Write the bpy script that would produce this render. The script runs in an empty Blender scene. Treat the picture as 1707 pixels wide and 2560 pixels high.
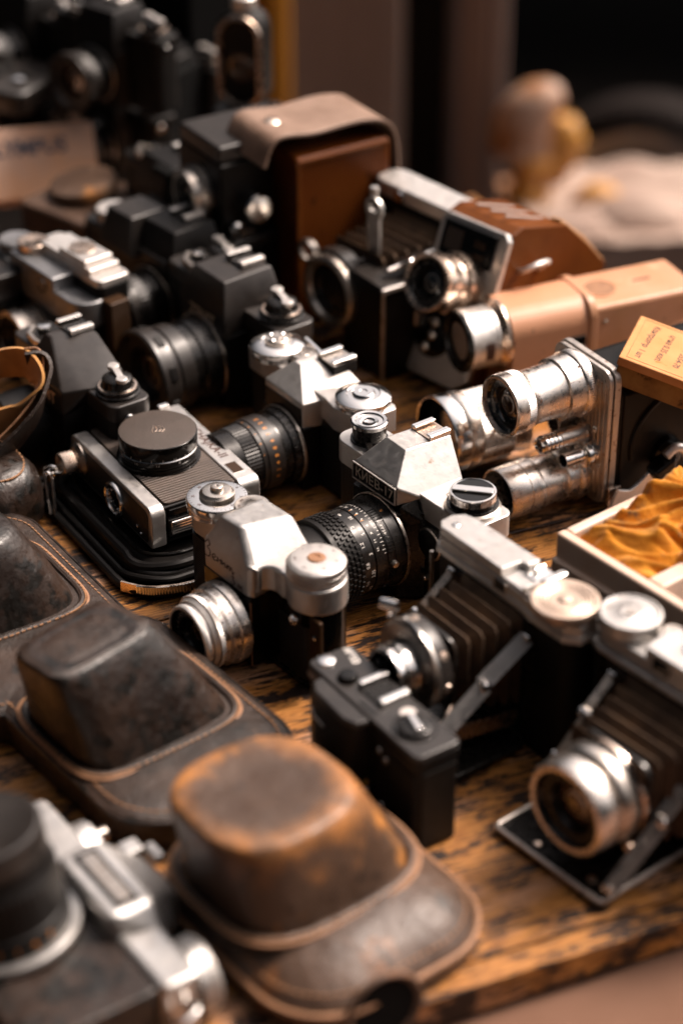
import bpy, bmesh, math, random
from math import sin, cos, pi, radians, sqrt, atan2
from mathutils import Matrix, Vector, noise

random.seed(7)
SC = bpy.context.scene
COL = SC.collection
S = 0.001  # every measure below is in millimetres

# ------------------------------------------------------------------ camera, sky, sun, exposure
cam_d = bpy.data.cameras.new("camera")
cam = bpy.data.objects.new("camera", cam_d)
COL.objects.link(cam)
cam.location = (0, 0, 0.777)
cam.rotation_euler = (radians(90 - 32.5), 0, 0)
cam_d.sensor_fit = 'VERTICAL'
cam_d.sensor_height = 36
cam_d.lens = 5400 / 2560 * 36
cam_d.clip_start = 0.05
cam_d.clip_end = 200
cam_d.dof.use_dof = True
cam_d.dof.focus_distance = 1.35
cam_d.dof.aperture_fstop = 2.8
cam_d.dof.aperture_blades = 0
SC.camera = cam

SUN_EL, SUN_AZ = radians(52), radians(62)      # azimuth clockwise from +Y
world = bpy.data.worlds.new("World")
SC.world = world
world.use_nodes = True
wn = world.node_tree
for n in list(wn.nodes): wn.nodes.remove(n)
wo = wn.nodes.new('ShaderNodeOutputWorld')
bg = wn.nodes.new('ShaderNodeBackground')
sky = wn.nodes.new('ShaderNodeTexSky')
sky.sky_type = 'NISHITA'
sky.sun_disc = False
sky.sun_elevation = SUN_EL
sky.sun_rotation = SUN_AZ
sky.dust_density = 4.0
hs = wn.nodes.new('ShaderNodeHueSaturation')
hs.inputs['Saturation'].default_value = 0.25
wn.links.new(sky.outputs[0], hs.inputs['Color'])
# added mask dims the sky except overhead and right rear, deepening side shade
wtc = wn.nodes.new('ShaderNodeTexCoord')
wd = wn.nodes.new('ShaderNodeVectorMath'); wd.operation = 'DOT_PRODUCT'
wn.links.new(wtc.outputs['Generated'], wd.inputs[0])
wd.inputs[1].default_value = Vector((.50, .38, .78)).normalized()
wr = wn.nodes.new('ShaderNodeMapRange'); wr.interpolation_type = 'SMOOTHSTEP'
wr.inputs[1].default_value = 0.34; wr.inputs[2].default_value = 0.95
wr.inputs[3].default_value = 0.05; wr.inputs[4].default_value = 1.75
wn.links.new(wd.outputs['Value'], wr.inputs[0])
wc = wn.nodes.new('ShaderNodeMapRange'); wc.inputs[1].default_value = 0.1; wc.inputs[2].default_value = 0.8
wn.links.new(wd.outputs['Value'], wc.inputs[0])
wt = wn.nodes.new('ShaderNodeMix'); wt.data_type = 'RGBA'
wn.links.new(wc.outputs[0], wt.inputs[0])
wt.inputs[6].default_value = (.86, .88, .92, 1); wt.inputs[7].default_value = (1.0, .88, .81, 1)
mx = wn.nodes.new('ShaderNodeMix'); mx.data_type = 'RGBA'; mx.blend_type = 'MULTIPLY'; mx.inputs[0].default_value = 1.0
wn.links.new(hs.outputs[0], mx.inputs[6]); wn.links.new(wt.outputs[2], mx.inputs[7])
mz = wn.nodes.new('ShaderNodeMix'); mz.data_type = 'RGBA'; mz.blend_type = 'MULTIPLY'; mz.inputs[0].default_value = 1.0
wn.links.new(mx.outputs[2], mz.inputs[6]); wn.links.new(wr.outputs[0], mz.inputs[7])
wn.links.new(mz.outputs[2], bg.inputs[0])
bg.inputs[1].default_value = 0.15
wn.links.new(bg.outputs[0], wo.inputs[0])

sun_d = bpy.data.lights.new("sun", 'SUN')
sun_d.energy = 3.5
sun_d.angle = radians(14)
sun_d.color = (1.0, 0.85, 0.74)
sun = bpy.data.objects.new("sun", sun_d)
COL.objects.link(sun)
sdir = Vector((sin(SUN_AZ) * cos(SUN_EL), cos(SUN_AZ) * cos(SUN_EL), sin(SUN_EL)))
sun.rotation_euler = sdir.to_track_quat('Z', 'Y').to_euler()
sun.location = (1.5, 1.5, 3)

SC.view_settings.view_transform = 'Standard'
SC.view_settings.look = 'None'
SC.view_settings.exposure = 0.42
SC.view_settings.gamma = 1.0
SC.view_settings.use_curve_mapping = False
SC.cycles.use_denoising = True
SC.cycles.max_bounces = 6
SC.cycles.glossy_bounces = 4
SC.cycles.caustics_reflective = False
SC.cycles.caustics_refractive = False

# ------------------------------------------------------------------ materials
MATS = {}
def _noise(nt, tc, scale, detail=4, rough=0.55, stretch=None):
    n = nt.nodes.new('ShaderNodeTexNoise')
    n.inputs['Scale'].default_value = scale
    n.inputs['Detail'].default_value = detail
    n.inputs['Roughness'].default_value = rough
    if stretch:
        mp = nt.nodes.new('ShaderNodeMapping')
        mp.inputs['Scale'].default_value = stretch
        nt.links.new(tc.outputs['Object'], mp.inputs['Vector'])
        nt.links.new(mp.outputs[0], n.inputs['Vector'])
    else:
        nt.links.new(tc.outputs['Object'], n.inputs['Vector'])
    return n
def _ramp(nt, src, a, b, ca=(0,0,0,1), cb=(1,1,1,1)):
    r = nt.nodes.new('ShaderNodeValToRGB')
    r.color_ramp.elements[0].position = a
    r.color_ramp.elements[1].position = b
    r.color_ramp.elements[0].color = ca
    r.color_ramp.elements[1].color = cb
    nt.links.new(src, r.inputs[0])
    return r
def _mix(nt, f, a, b, mode='MIX'):
    m = nt.nodes.new('ShaderNodeMix'); m.data_type = 'RGBA'; m.blend_type = mode
    for i, v in ((0, f), (6, a), (7, b)):
        if isinstance(v, (int, float)): m.inputs[i].default_value = v
        elif isinstance(v, tuple): m.inputs[i].default_value = (*v[:3], 1)
        else: nt.links.new(v, m.inputs[i])
    return m.outputs[2]
def mat(name, col, rough=0.5, metal=0.0, var=None, spots=None, spots2=None, rvar=0.0,
        bump=None, bump2=None, wave=None, vor=None, coat=0.0, stretch=None, spec=0.5, sheen=0.0):
    """var=(col,scale,lo,hi) broad mottling; spots likewise, sharper (wear, chips, dirt);
    bump=(scale,mm); wave=(axis,pitch mm,mm,distort); vor=(cell mm, mm)"""
    m = bpy.data.materials.new(name); m.use_nodes = True
    nt = m.node_tree; b = nt.nodes['Principled BSDF']
    tc = nt.nodes.new('ShaderNodeTexCoord')
    c = (*col, 1)
    b.inputs['Base Color'].default_value = c
    src = tuple(col)
    for k, sp in enumerate((var, spots, spots2)):
        if sp:
            n = _noise(nt, tc, sp[1], 5 if k == 0 else 8, 0.6, stretch if k == 0 else (sp[4] if len(sp) > 4 else None))
            r = _ramp(nt, n.outputs[0], sp[2], sp[3])
            src = _mix(nt, r.outputs[0], src, tuple(sp[0]))
    if not isinstance(src, tuple): nt.links.new(src, b.inputs['Base Color'])
    b.inputs['Roughness'].default_value = rough
    if rvar:
        n = _noise(nt, tc, 220, 6, 0.65)
        r = nt.nodes.new('ShaderNodeMapRange')
        r.inputs[1].default_value = 0.3; r.inputs[2].default_value = 0.7
        r.inputs[3].default_value = max(0.02, rough - rvar); r.inputs[4].default_value = min(1, rough + rvar)
        nt.links.new(n.outputs[0], r.inputs[0]); nt.links.new(r.outputs[0], b.inputs['Roughness'])
    b.inputs['Metallic'].default_value = metal
    b.inputs['Specular IOR Level'].default_value = spec
    b.inputs['Coat Weight'].default_value = coat
    b.inputs['Coat Roughness'].default_value = 0.12
    if sheen: b.inputs['Sheen Weight'].default_value = sheen
    last = None
    def addb(h, dist):
        nonlocal last
        bp = nt.nodes.new('ShaderNodeBump')
        bp.inputs['Strength'].default_value = 1.0
        bp.inputs['Distance'].default_value = dist * S
        nt.links.new(h, bp.inputs['Height'])
        if last: nt.links.new(last, bp.inputs['Normal'])
        last = bp.outputs[0]
    if bump:
        addb(_noise(nt, tc, bump[0], 5, 0.6).outputs[0], bump[1])
    if bump2:
        addb(_noise(nt, tc, bump2[0], 6, 0.55).outputs[0], bump2[1])
    if vor:
        v = nt.nodes.new('ShaderNodeTexVoronoi'); v.feature = 'DISTANCE_TO_EDGE'
        v.inputs['Scale'].default_value = 1000.0 / vor[0]
        nt.links.new(tc.outputs['Object'], v.inputs['Vector'])
        r = _ramp(nt, v.outputs['Distance'], 0.0, 0.25)
        addb(r.outputs[0], vor[1])
    if wave:
        w = nt.nodes.new('ShaderNodeTexWave'); w.wave_type = 'BANDS'; w.bands_direction = wave[0]
        w.inputs['Scale'].default_value = 1000.0 / wave[1] / 3.1831 / 1.0
        w.inputs['Distortion'].default_value = wave[3] if len(wave) > 3 else 0
        w.inputs['Detail'].default_value = 2
        w.inputs['Detail Scale'].default_value = 1.5
        nt.links.new(tc.outputs['Object'], w.inputs['Vector'])
        addb(w.outputs['Fac'] if 'Fac' in w.outputs else w.outputs[1], wave[2])
    if last: nt.links.new(last, b.inputs['Normal'])
    MATS[name] = m
    return m

mat('satin_silver', (.62, .60, .58), .42, .9, var=((.50, .47, .44), 34, .38, .70), spots=((.30, .20, .13), 140, .64, .74), spots2=((.22, .15, .10), 700, .68, .73), rvar=.12, bump=(700, .06))
mat('bright_silver', (.72, .69, .66), .40, .8, var=((.60, .55, .51), 28, .4, .70), spots=((.34, .25, .18), 170, .65, .75), spots2=((.25, .17, .12), 700, .68, .73), rvar=.12, bump=(900, .02))
mat('chrome', (.82, .79, .76), .13, 1, rvar=.06, spots=((.40, .28, .20), 500, .71, .78))
mat('chrome_dull', (.60, .55, .50), .32, 1, rvar=.1, var=((.48, .41, .35), 50, .4, .7), spots=((.25, .15, .09), 260, .62, .75), bump=(900, .03))
mat('worn_aluminium', (.80, .74, .68), .30, 1, var=((.62, .52, .44), 40, .45, .75), spots=((.26, .17, .11), 520, .67, .73), rvar=.14, bump=(900, .05))
mat('ring_copper', (.62, .46, .35), .27, 1, var=((.74, .60, .50), 60, .4, .6), spots=((.25, .14, .08), 420, .68, .74), rvar=.1)
mat('brushed_plate', (.60, .57, .54), .30, 1, var=((.38, .34, .31), 40, .3, .7), stretch=(14, 14, .6), rvar=.06)
mat('rust_edge', (.52, .47, .43), .42, .85, spots=((.20, .11, .07), 200, .58, .68), rvar=.15)
mat('black_satin', (.006, .005, .0045), .42, 0, spots=((.05, .032, .02), 320, .71, .77), rvar=.07, bump=(1400, .03), spec=.22)
mat('black_grey', (.014, .011, .0095), .36, 0, var=((.026, .021, .018), 60, .35, .7), spots=((.12, .09, .07), 400, .69, .75), rvar=.08, bump=(1500, .03), spec=.55)
mat('black_gloss', (.004, .0035, .003), .14, 0, spots=((.08, .05, .035), 420, .72, .77), rvar=.06, spec=.3)
mat('black_metal', (.010, .0085, .0075), .27, .15, spots=((.12, .08, .06), 500, .68, .75), rvar=.1, spec=.45)
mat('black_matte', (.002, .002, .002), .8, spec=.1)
mat('leatherette', (.005, .0045, .004), .45, 0, vor=(1.1, .12), spots=((.03, .02, .015), 240, .62, .76), spec=.25)
mat('ribbed_leatherette', (.009, .0075, .0065), .36, 0, wave=('Z', 1.6, .30, .2), spots=((.05, .035, .025), 260, .6, .76), spec=.3)
mat('chajka_leatherette', (.050, .035, .027), .42, 0, wave=('X', 2.6, .9, .3), var=((.095, .065, .048), 60, .3, .7), bump=(1600, .08))
mat('cap_leather', (.060, .042, .033), .46, 0, var=((.042, .030, .023), 45, .3, .7), bump=(1500, .25), vor=(1.0, .12))
mat('bellows', (.060, .038, .026), .60, 0, var=((.12, .075, .045), 60, .35, .7), bump=(1500, .15), spec=.2)
mat('case_leather', (.014, .0075, .0045), .42, 0, var=((.042, .024, .016), 26, .40, .68), spots=((.085, .052, .035), 110, .62, .74), spots2=((.006, .004, .003), 60, .58, .66), bump=(900, .30), bump2=(40, 2.2), vor=(1.7, .12), rvar=.14, spec=.45)
mat('case_nose', (.011, .006, .004), .38, 0, var=((.038, .022, .015), 22, .42, .72), spots=((.004, .003, .002), 80, .50, .58), spots2=((.10, .065, .045), 150, .66, .76), bump=(700, .16), bump2=(34, 3.0), rvar=.16, spec=.45)
mat('rusty_leather', (.050, .027, .016), .42, 0, var=((.11, .068, .046), 18, .38, .66), spots=((.42, .17, .035), 22, .58, .68), spots2=((.012, .007, .005), 70, .60, .70), bump=(700, .2), bump2=(34, 3.0), rvar=.14, spec=.45)
mat('rusty_leather_flat', (.048, .026, .016), .40, 0, var=((.105, .064, .044), 20, .38, .66), spots=((.26, .10, .03), 26, .60, .70), spots2=((.02, .012, .008), 60, .58, .70), bump=(900, .25), bump2=(34, 3.0), rvar=.14, spec=.45)
mat('tan_suede', (.55, .27, .07), .85, 0, var=((.42, .19, .045), 70, .3, .7), bump=(1500, .2), sheen=.3)
mat('leather_edge', (.34, .17, .085), .6, 0, var=((.22, .11, .055), 150, .3, .7))
mat('thread', (.30, .15, .07), .7)
mat('smooth_brown_leather', (.145, .042, .006), .45, 0, var=((.09, .024, .004), 16, .35, .7), bump=(800, .08), rvar=.06, spec=.15)
mat('dark_red_leather', (.10, .023, .003), .42, 0, var=((.17, .048, .008), 12, .35, .7), spots=((.03, .008, .002), 60, .6, .7), bump=(700, .10), spec=.15)
mat('pale_leather', (.30, .20, .15), .5, 0, var=((.18, .11, .075), 22, .38, .66), bump=(700, .15), bump2=(30, 2))
mat('cream_paint', (.56, .285, .17), .36, 0, var=((.48, .24, .12), 25, .35, .7), spots=((.09, .045, .025), 110, .66, .70), spots2=((.66, .42, .26), 40, .6, .75), rvar=.08, bump=(1500, .02), bump2=(50, .5))
mat('cream_ribbed', (.56, .275, .155), .38, 0, wave=('Z', 1.4, .12, 0), spots=((.09, .045, .025), 100, .67, .70), bump2=(50, .5))
mat('white_enamel', (.66, .50, .40), .38, 0, var=((.60, .36, .24), 20, .4, .75), spots=((.45, .20, .07), 60, .62, .76), bump=(600, .04))
mat('orange_cloth', (.50, .18, .012), .95, 0, var=((.60, .26, .03), 50, .4, .65), spots=((.11, .07, .045), 38, .55, .64), bump=(1500, .35), bump2=(260, .7), sheen=.2, spec=.1)
mat('card_top', (.52, .24, .095), .8, 0, var=((.60, .31, .14), 30, .35, .7), spots=((.40, .15, .04), 90, .60, .70), spots2=((.14, .06, .025), 300, .68, .74), bump=(900, .12), spec=.15)
mat('card_side', (.30, .17, .060), .8, 0, var=((.18, .09, .03), 35, .4, .6), spots=((.06, .03, .015), 120, .62, .72), bump=(900, .08), spec=.2)
mat('print_ink', (.07, .03, .02), .7)
mat('paint_white', (.85, .80, .74), .5)
mat('gilt', (.86, .62, .42), .45)
mat('paint_orange', (.72, .26, .04), .5)
mat('paint_red', (.45, .04, .02), .5)
mat('paint_yellow', (.75, .40, .04), .5)
mat('paint_black', (.02, .017, .015), .5)
mat('etched', (.62, .50, .40), .5)
mat('brown_plate', (.045, .022, .010), .35, .2, spec=.3)
mat('pale_plate', (.62, .56, .52), .3, .2)
mat('glass_dark', (.006, .006, .007), .04, 0, coat=.6, spec=.9)
mat('glass_blue', (.02, .032, .042), .05, 0, coat=.6, spec=.9)
mat('glass_amber', (.08, .04, .018), .05, 0, coat=.6, spec=.9)
mat('label_white', (.52, .33, .24), .6, 0, var=((.60, .30, .15), 20, .4, .7))
mat('label_blue', (.05, .06, .09), .6)
mat('pavement', (.62, .40, .30), .8, 0, var=((.50, .30, .21), 3, .35, .7), bump=(60, 1.0))
mat('tarmac', (.008, .006, .005), .9, 0, bump=(60, 1.0), spec=.1)
mat('wall_grey', (.42, .32, .28), .8, 0, var=((.32, .235, .20), 4, .35, .7), stretch=(6, 6, .3))
mat('post_dark', (.004, .003, .0025), .8, spec=.1)
mat('post_grey', (.22, .155, .135), .7, 0, var=((.15, .105, .09), 12, .35, .7), stretch=(8, 8, .2))
mat('yellow_board', (.80, .34, .03), .6, 0, var=((.62, .24, .02), 6, .35, .7))
mat('white_cloth', (.46, .35, .29), .9, 0, var=((.30, .21, .17), 9, .35, .65))
mat('porcelain', (.46, .32, .25), .6, var=((.30, .13, .05), 16, .45, .58))
mat('amber_base', (.50, .24, .05), .4)
mat('bench_cloth', (.19, .105, .072), .9, 0, var=((.15, .08, .052), 12, .35, .7), bump=(500, .3), spec=.1)
mat('dial_bronze', (.60, .47, .38), .40, .7, var=((.48, .36, .28), 60, .4, .7), spots=((.2, .12, .08), 200, .68, .76), rvar=.08)
mat('grey_metal', (.30, .30, .31), .42, .8, var=((.22, .22, .22), 40, .4, .7), rvar=.08)
mat('tyre', (.010, .006, .005), .8, spec=.2)

def wood():
    m = bpy.data.materials.new('worn_wood'); m.use_nodes = True
    nt = m.node_tree; b = nt.nodes['Principled BSDF']
    tc = nt.nodes.new('ShaderNodeTexCoord')
    grain = _noise(nt, tc, 1, 6, .65, (60, 620, 300))
    streak = _noise(nt, tc, 1, 8, .72, (40, 300, 200))
    big = _noise(nt, tc, 1, 6, .6, (9, 22, 12))
    zone = _noise(nt, tc, 1, 8, .70, (18, 34, 30))
    stain = _noise(nt, tc, 1, 9, .68, (14, 30, 20))
    base = _mix(nt, _ramp(nt, grain.outputs[0], .38, .62).outputs[0], (.22, .078, .012), (.52, .225, .055))
    base = _mix(nt, _ramp(nt, big.outputs[0], .50, .60).outputs[0], base, (.48, .25, .14))
    dark = _ramp(nt, streak.outputs[0], .485, .525)
    z1 = _ramp(nt, zone.outputs[0], .42, .50)
    f = nt.nodes.new('ShaderNodeMath'); f.operation = 'MULTIPLY'
    nt.links.new(dark.outputs[0], f.inputs[0]); nt.links.new(z1.outputs[0], f.inputs[1])
    base = _mix(nt, f.outputs[0], base, (.020, .008, .004))
    base = _mix(nt, _ramp(nt, stain.outputs[0], .535, .575).outputs[0], base, (.012, .005, .003))
    nt.links.new(base, b.inputs['Base Color'])
    b.inputs['Specular IOR Level'].default_value = .35
    rr = nt.nodes.new('ShaderNodeMapRange'); rr.inputs[3].default_value = .25; rr.inputs[4].default_value = .6
    nt.links.new(streak.outputs[0], rr.inputs[0]); nt.links.new(rr.outputs[0], b.inputs['Roughness'])
    bp = nt.nodes.new('ShaderNodeBump'); bp.inputs['Distance'].default_value = .0007; bp.inputs['Strength'].default_value = .9
    nt.links.new(streak.outputs[0], bp.inputs['Height']); nt.links.new(bp.outputs[0], b.inputs['Normal'])
    MATS['worn_wood'] = m
wood()
def worn_nose():
    # orange bare leather rubbed through along the rim of the nose (47 to 84 mm up)
    m = MATS['rusty_leather'].copy(); m.name = 'worn_nose_leather'; nt = m.node_tree; b = nt.nodes['Principled BSDF']
    tc = next(n for n in nt.nodes if n.type == 'TEX_COORD')
    sep = nt.nodes.new('ShaderNodeSeparateXYZ'); nt.links.new(tc.outputs['Object'], sep.inputs[0])
    n = _noise(nt, tc, 46, 9, .72)
    k = nt.nodes.new('ShaderNodeMath'); k.operation = 'MULTIPLY_ADD'; k.inputs[1].default_value = .115; nt.links.new(n.outputs[0], k.inputs[0]); nt.links.new(sep.outputs[2], k.inputs[2])
    r = _ramp(nt, k.outputs[0], .122, .150)
    # the flat of the nose kept its brown skin, the rubbed band runs round it
    cv = nt.nodes.new('ShaderNodeVectorMath'); cv.operation = 'MULTIPLY'; cv.inputs[1].default_value = (1, .95, 0)
    nt.links.new(tc.outputs['Object'], cv.inputs[0])
    ln = nt.nodes.new('ShaderNodeVectorMath'); ln.operation = 'LENGTH'; nt.links.new(cv.outputs[0], ln.inputs[0])
    n2 = _noise(nt, tc, 60, 8, .72)
    k2 = nt.nodes.new('ShaderNodeMath'); k2.operation = 'MULTIPLY_ADD'; k2.inputs[1].default_value = .030
    nt.links.new(n2.outputs[0], k2.inputs[0]); nt.links.new(ln.outputs['Value'], k2.inputs[2])
    r2 = _ramp(nt, k2.outputs[0], .044, .058)
    mu = nt.nodes.new('ShaderNodeMath'); mu.operation = 'MULTIPLY'; nt.links.new(r.outputs[0], mu.inputs[0]); nt.links.new(r2.outputs[0], mu.inputs[1])
    old = b.inputs['Base Color'].links[0].from_socket
    nt.links.new(_mix(nt, mu.outputs[0], old, (.36, .15, .045)), b.inputs['Base Color'])
    MATS['worn_nose'] = m
worn_nose()

# ------------------------------------------------------------------ mesh helpers
I4 = Matrix.Identity(4)
def tr(x, y, z): return Matrix.Translation((x, y, z))
def rot(ax, deg): return Matrix.Rotation(radians(deg), 4, ax)
FRONT = Matrix(((1,0,0,0),(0,0,-1,0),(0,1,0,0),(0,0,0,1)))       # local z -> -y, local y -> +z
def front(x, y, z): return tr(x, y, z) @ FRONT
def dirT(o, d):
    return tr(*o) @ Vector(d).to_track_quat('Z', 'Y').to_matrix().to_4x4()

class MB:
    def __init__(s): s.bm = bmesh.new()
    def raw(s, vs, fs, T=I4):
        v = [s.bm.verts.new(T @ Vector(p)) for p in vs]
        for f in fs:
            try: s.bm.faces.new([v[i] for i in f])
            except ValueError: pass
        return s
    def box(s, c, d, T=I4, taper=1.0):
        x, y, z = c; a, b, h = d[0]/2, d[1]/2, d[2]/2
        vs = [(x-a, y-b, z-h), (x+a, y-b, z-h), (x+a, y+b, z-h), (x-a, y+b, z-h),
              (x-a*taper, y-b*taper, z+h), (x+a*taper, y-b*taper, z+h), (x+a*taper, y+b*taper, z+h), (x-a*taper, y+b*taper, z+h)]
        return s.raw(vs, [(3,2,1,0),(4,5,6,7),(0,1,5,4),(1,2,6,5),(2,3,7,6),(3,0,4,7)], T)
    def prism(s, poly, z0, z1, T=I4, top=None):
        n = len(poly); top = top or poly
        vs = [(x, y, z0) for x, y in poly] + [(x, y, z1) for x, y in top]
        fs = [tuple(reversed(range(n))), tuple(range(n, 2*n))] + [(i, (i+1) % n, n+(i+1) % n, n+i) for i in range(n)]
        return s.raw(vs, fs, T)
    def hull(s, pts, T=I4):
        vs = [s.bm.verts.new(T @ Vector(p)) for p in pts]
        r = bmesh.ops.convex_hull(s.bm, input=vs)
        junk = [g for g in r.get('geom_interior', []) + r.get('geom_unused', []) if isinstance(g, bmesh.types.BMVert)]
        if junk: bmesh.ops.delete(s.bm, geom=list(set(junk)), context='VERTS')
        fs = [g for g in r['geom'] if isinstance(g, bmesh.types.BMFace)]
        bmesh.ops.dissolve_limit(s.bm, angle_limit=radians(2), verts=list({v for f in fs if f.is_valid for v in f.verts}),
                                 edges=list({e for f in fs if f.is_valid for e in f.edges}))
        return s
    def lathe(s, prof, T=I4, seg=72, caps=(True, True), arc=None):
        """prof: (h, r[, knurl depth]) along local z"""
        rings = []
        closed = arc is None
        n = seg if closed else seg + 1
        for p in prof:
            h, r = p[0], p[1]; k = p[2] if len(p) > 2 else 0
            ring = []
            for j in range(n):
                a = 2*pi*j/seg if closed else arc[0] + (arc[1]-arc[0])*j/seg
                rr = max(r, .001) - (k if (j % 2) else 0)
                ring.append(s.bm.verts.new(T @ Vector((rr*cos(a), rr*sin(a), h))))
            rings.append(ring)
        for a, b in zip(rings, rings[1:]):
            for j in range(n if closed else n-1):
                j2 = (j+1) % n
                s.bm.faces.new((a[j], a[j2], b[j2], b[j]))
        if closed:
            if caps[0]: s.bm.faces.new(list(reversed(rings[0])))
            if caps[1]: s.bm.faces.new(rings[-1])
        return s
    def loft(s, rings, T=I4, caps=True):
        rr = [[s.bm.verts.new(T @ Vector(p)) for p in r] for r in rings]
        n = len(rr[0])
        for a, b in zip(rr, rr[1:]):
            for j in range(n):
                s.bm.faces.new((a[j], a[(j+1) % n], b[(j+1) % n], b[j]))
        if caps:
            s.bm.faces.new(list(reversed(rr[0]))); s.bm.faces.new(rr[-1])
        return s
    def tube(s, pts, r, seg=10, T=I4, flat=1.0, closed=False):
        pts = [Vector(p) for p in pts]; n = len(pts); rings = []
        up = Vector((0, 0, 1)); prevx = None
        for i, p in enumerate(pts):
            if closed: d = pts[(i+1) % n] - pts[i-1]
            else: d = (pts[min(i+1, n-1)] - pts[max(i-1, 0)])
            d.normalize()
            if prevx is None:
                x = d.cross(up)
                if x.length < .1: x = d.cross(Vector((1, 0, 0)))
            else:
                x = prevx - d*prevx.dot(d)
                if x.length < 1e-4: x = d.cross(up)
            x.normalize(); y = d.cross(x); prevx = x
            rad = r[i] if isinstance(r, (list, tuple)) else r
            rings.append([p + x*rad*cos(2*pi*j/seg) + y*rad*flat*sin(2*pi*j/seg) for j in range(seg)])
        if closed: rings.append(rings[0]); return s.loft(rings, T, False)
        return s.loft(rings, T)
    def strip(s, pts, w, th, T=I4, side=None):
        """a strap: rectangle w x th swept along pts, width direction given by side"""
        pts = [Vector(p) for p in pts]; n = len(pts); rings = []
        for i, p in enumerate(pts):
            d = (pts[min(i+1, n-1)] - pts[max(i-1, 0)]).normalized()
            sd = Vector(side(i/(n-1)) if callable(side) else (side or (0, 0, 1)))
            sd = (sd - d*sd.dot(d)).normalized(); nn = d.cross(sd)
            rings.append([p + sd*w/2 + nn*th/2, p - sd*w/2 + nn*th/2, p - sd*w/2 - nn*th/2, p + sd*w/2 - nn*th/2])
        return s.loft(rings, T)

def link(o, parent):
    COL.objects.link(o)
    if parent is not None: o.parent = parent
    return o
def obj(name, mb, material, parent=None, bevel=0.0, seg=2, ang=35, sub=0, clamp=True):
    bm = mb.bm
    bmesh.ops.recalc_face_normals(bm, faces=bm.faces)
    bmesh.ops.scale(bm, vec=(S, S, S), verts=bm.verts)
    me = bpy.data.meshes.new(name)
    bm.to_mesh(me); bm.free()
    for p in me.polygons: p.use_smooth = True
    me.set_sharp_from_angle(angle=radians(ang))
    me.materials.append(MATS[material])
    o = bpy.data.objects.new(name, me)
    link(o, parent)
    if bevel:
        b = o.modifiers.new('bevel', 'BEVEL')
        b.width = bevel*S; b.segments = seg; b.limit_method = 'ANGLE'; b.angle_limit = radians(30)
        b.harden_normals = True; b.use_clamp_overlap = clamp
    if sub:
        b = o.modifiers.new('sub', 'SUBSURF'); b.levels = sub; b.render_levels = sub
    return o
def tag(o, label, cat, group=None, kind=None):
    if label: o['label'] = label
    if cat: o['category'] = cat
    if group: o['group'] = group
    if kind: o['kind'] = kind
    return o
def thing(name, label, cat, loc, rz=0, rx=0, ry=0, s=1.0, group=None):
    o = bpy.data.objects.new(name, None); COL.objects.link(o)
    o.empty_display_size = .02
    o.location = [v*S for v in loc]
    o.rotation_euler = (radians(rx), radians(ry), radians(rz))
    o.scale = (s, s, s)
    return tag(o, label, cat, group)
def rrect(x0, x1, y0, y1, r, n=6):
    if isinstance(r, (int, float)): r = (r, r, r, r)     # corners: x1y0, x1y1, x0y1, x0y0
    out = []
    for (cx, cy, a0, q) in ((x1, y0, -90, r[0]), (x1, y1, 0, r[1]), (x0, y1, 90, r[2]), (x0, y0, 180, r[3])):
        mx_ = cx - q if cx == x1 else cx + q
        my_ = cy + q if cy == y0 else cy - q
        for i in range(n+1):
            a = radians(a0 + 90*i/n)
            out.append((mx_ + q*cos(a), my_ + q*sin(a)))
    return out
def arcp(cx, cy, r, a0, a1, n=10):
    return [(cx + r*cos(radians(a0+(a1-a0)*i/n)), cy + r*sin(radians(a0+(a1-a0)*i/n))) for i in range(n+1)]

# ---- lettering: font outlines turned into thin raised meshes
_txt = {}
def text_pts(body, size, shear=0.0, bold=0.0, space=1.0, align='CENTER'):
    key = (body, size, shear, bold, space, align)
    if key not in _txt:
        cu = bpy.data.curves.new('t', 'FONT'); cu.body = body
        cu.size = size; cu.shear = shear; cu.offset = bold; cu.space_character = space
        cu.align_x = align; cu.align_y = 'CENTER'; cu.resolution_u = 3
        o = bpy.data.objects.new('t', cu); COL.objects.link(o)
        bpy.context.view_layer.update()
        me = bpy.data.meshes.new_from_object(o.evaluated_get(bpy.context.evaluated_depsgraph_get()))
        vs = [tuple(v.co) for v in me.vertices]; fs = [tuple(p.vertices) for p in me.polygons]
        bpy.data.objects.remove(o); bpy.data.curves.remove(cu); bpy.data.meshes.remove(me)
        _txt[key] = (vs, fs)
    return _txt[key]
def add_text(mb, body, size, T, wrap=None, rotdeg=0, **kw):
    """flat: T carries local xy. wrap=(radius, angle0): curl round the local z axis; baseline follows the
    circumference unless rotdeg turns the text first; text y runs along z"""
    vs, fs = text_pts(body, size, **kw)
    c, s_ = cos(radians(rotdeg)), sin(radians(rotdeg))
    vs = [(x*c - y*s_, x*s_ + y*c, z) for x, y, z in vs]
    if wrap:
        R_, a0, h = wrap
        vs = [(R_*cos(a0 + x/R_), R_*sin(a0 + x/R_), h + y) for x, y, z in vs]
    mb.raw(vs, fs, T)
    return mb
def tick(mb, R_, a, h0, h1, w, T):
    da = w/2/R_
    mb.raw([(R_*cos(a-da), R_*sin(a-da), h0), (R_*cos(a+da), R_*sin(a+da), h0), (R_*cos(a+da), R_*sin(a+da), h1), (R_*cos(a-da), R_*sin(a-da), h1)], [(0,1,2,3)], T)
    return mb
def strokes(mb, lines, T, r=.28):
    for ln in lines:
        mb.tube([(q[0], q[1], 0.05) for q in ln], r, 5, T, flat=.5)
    return mb
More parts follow.
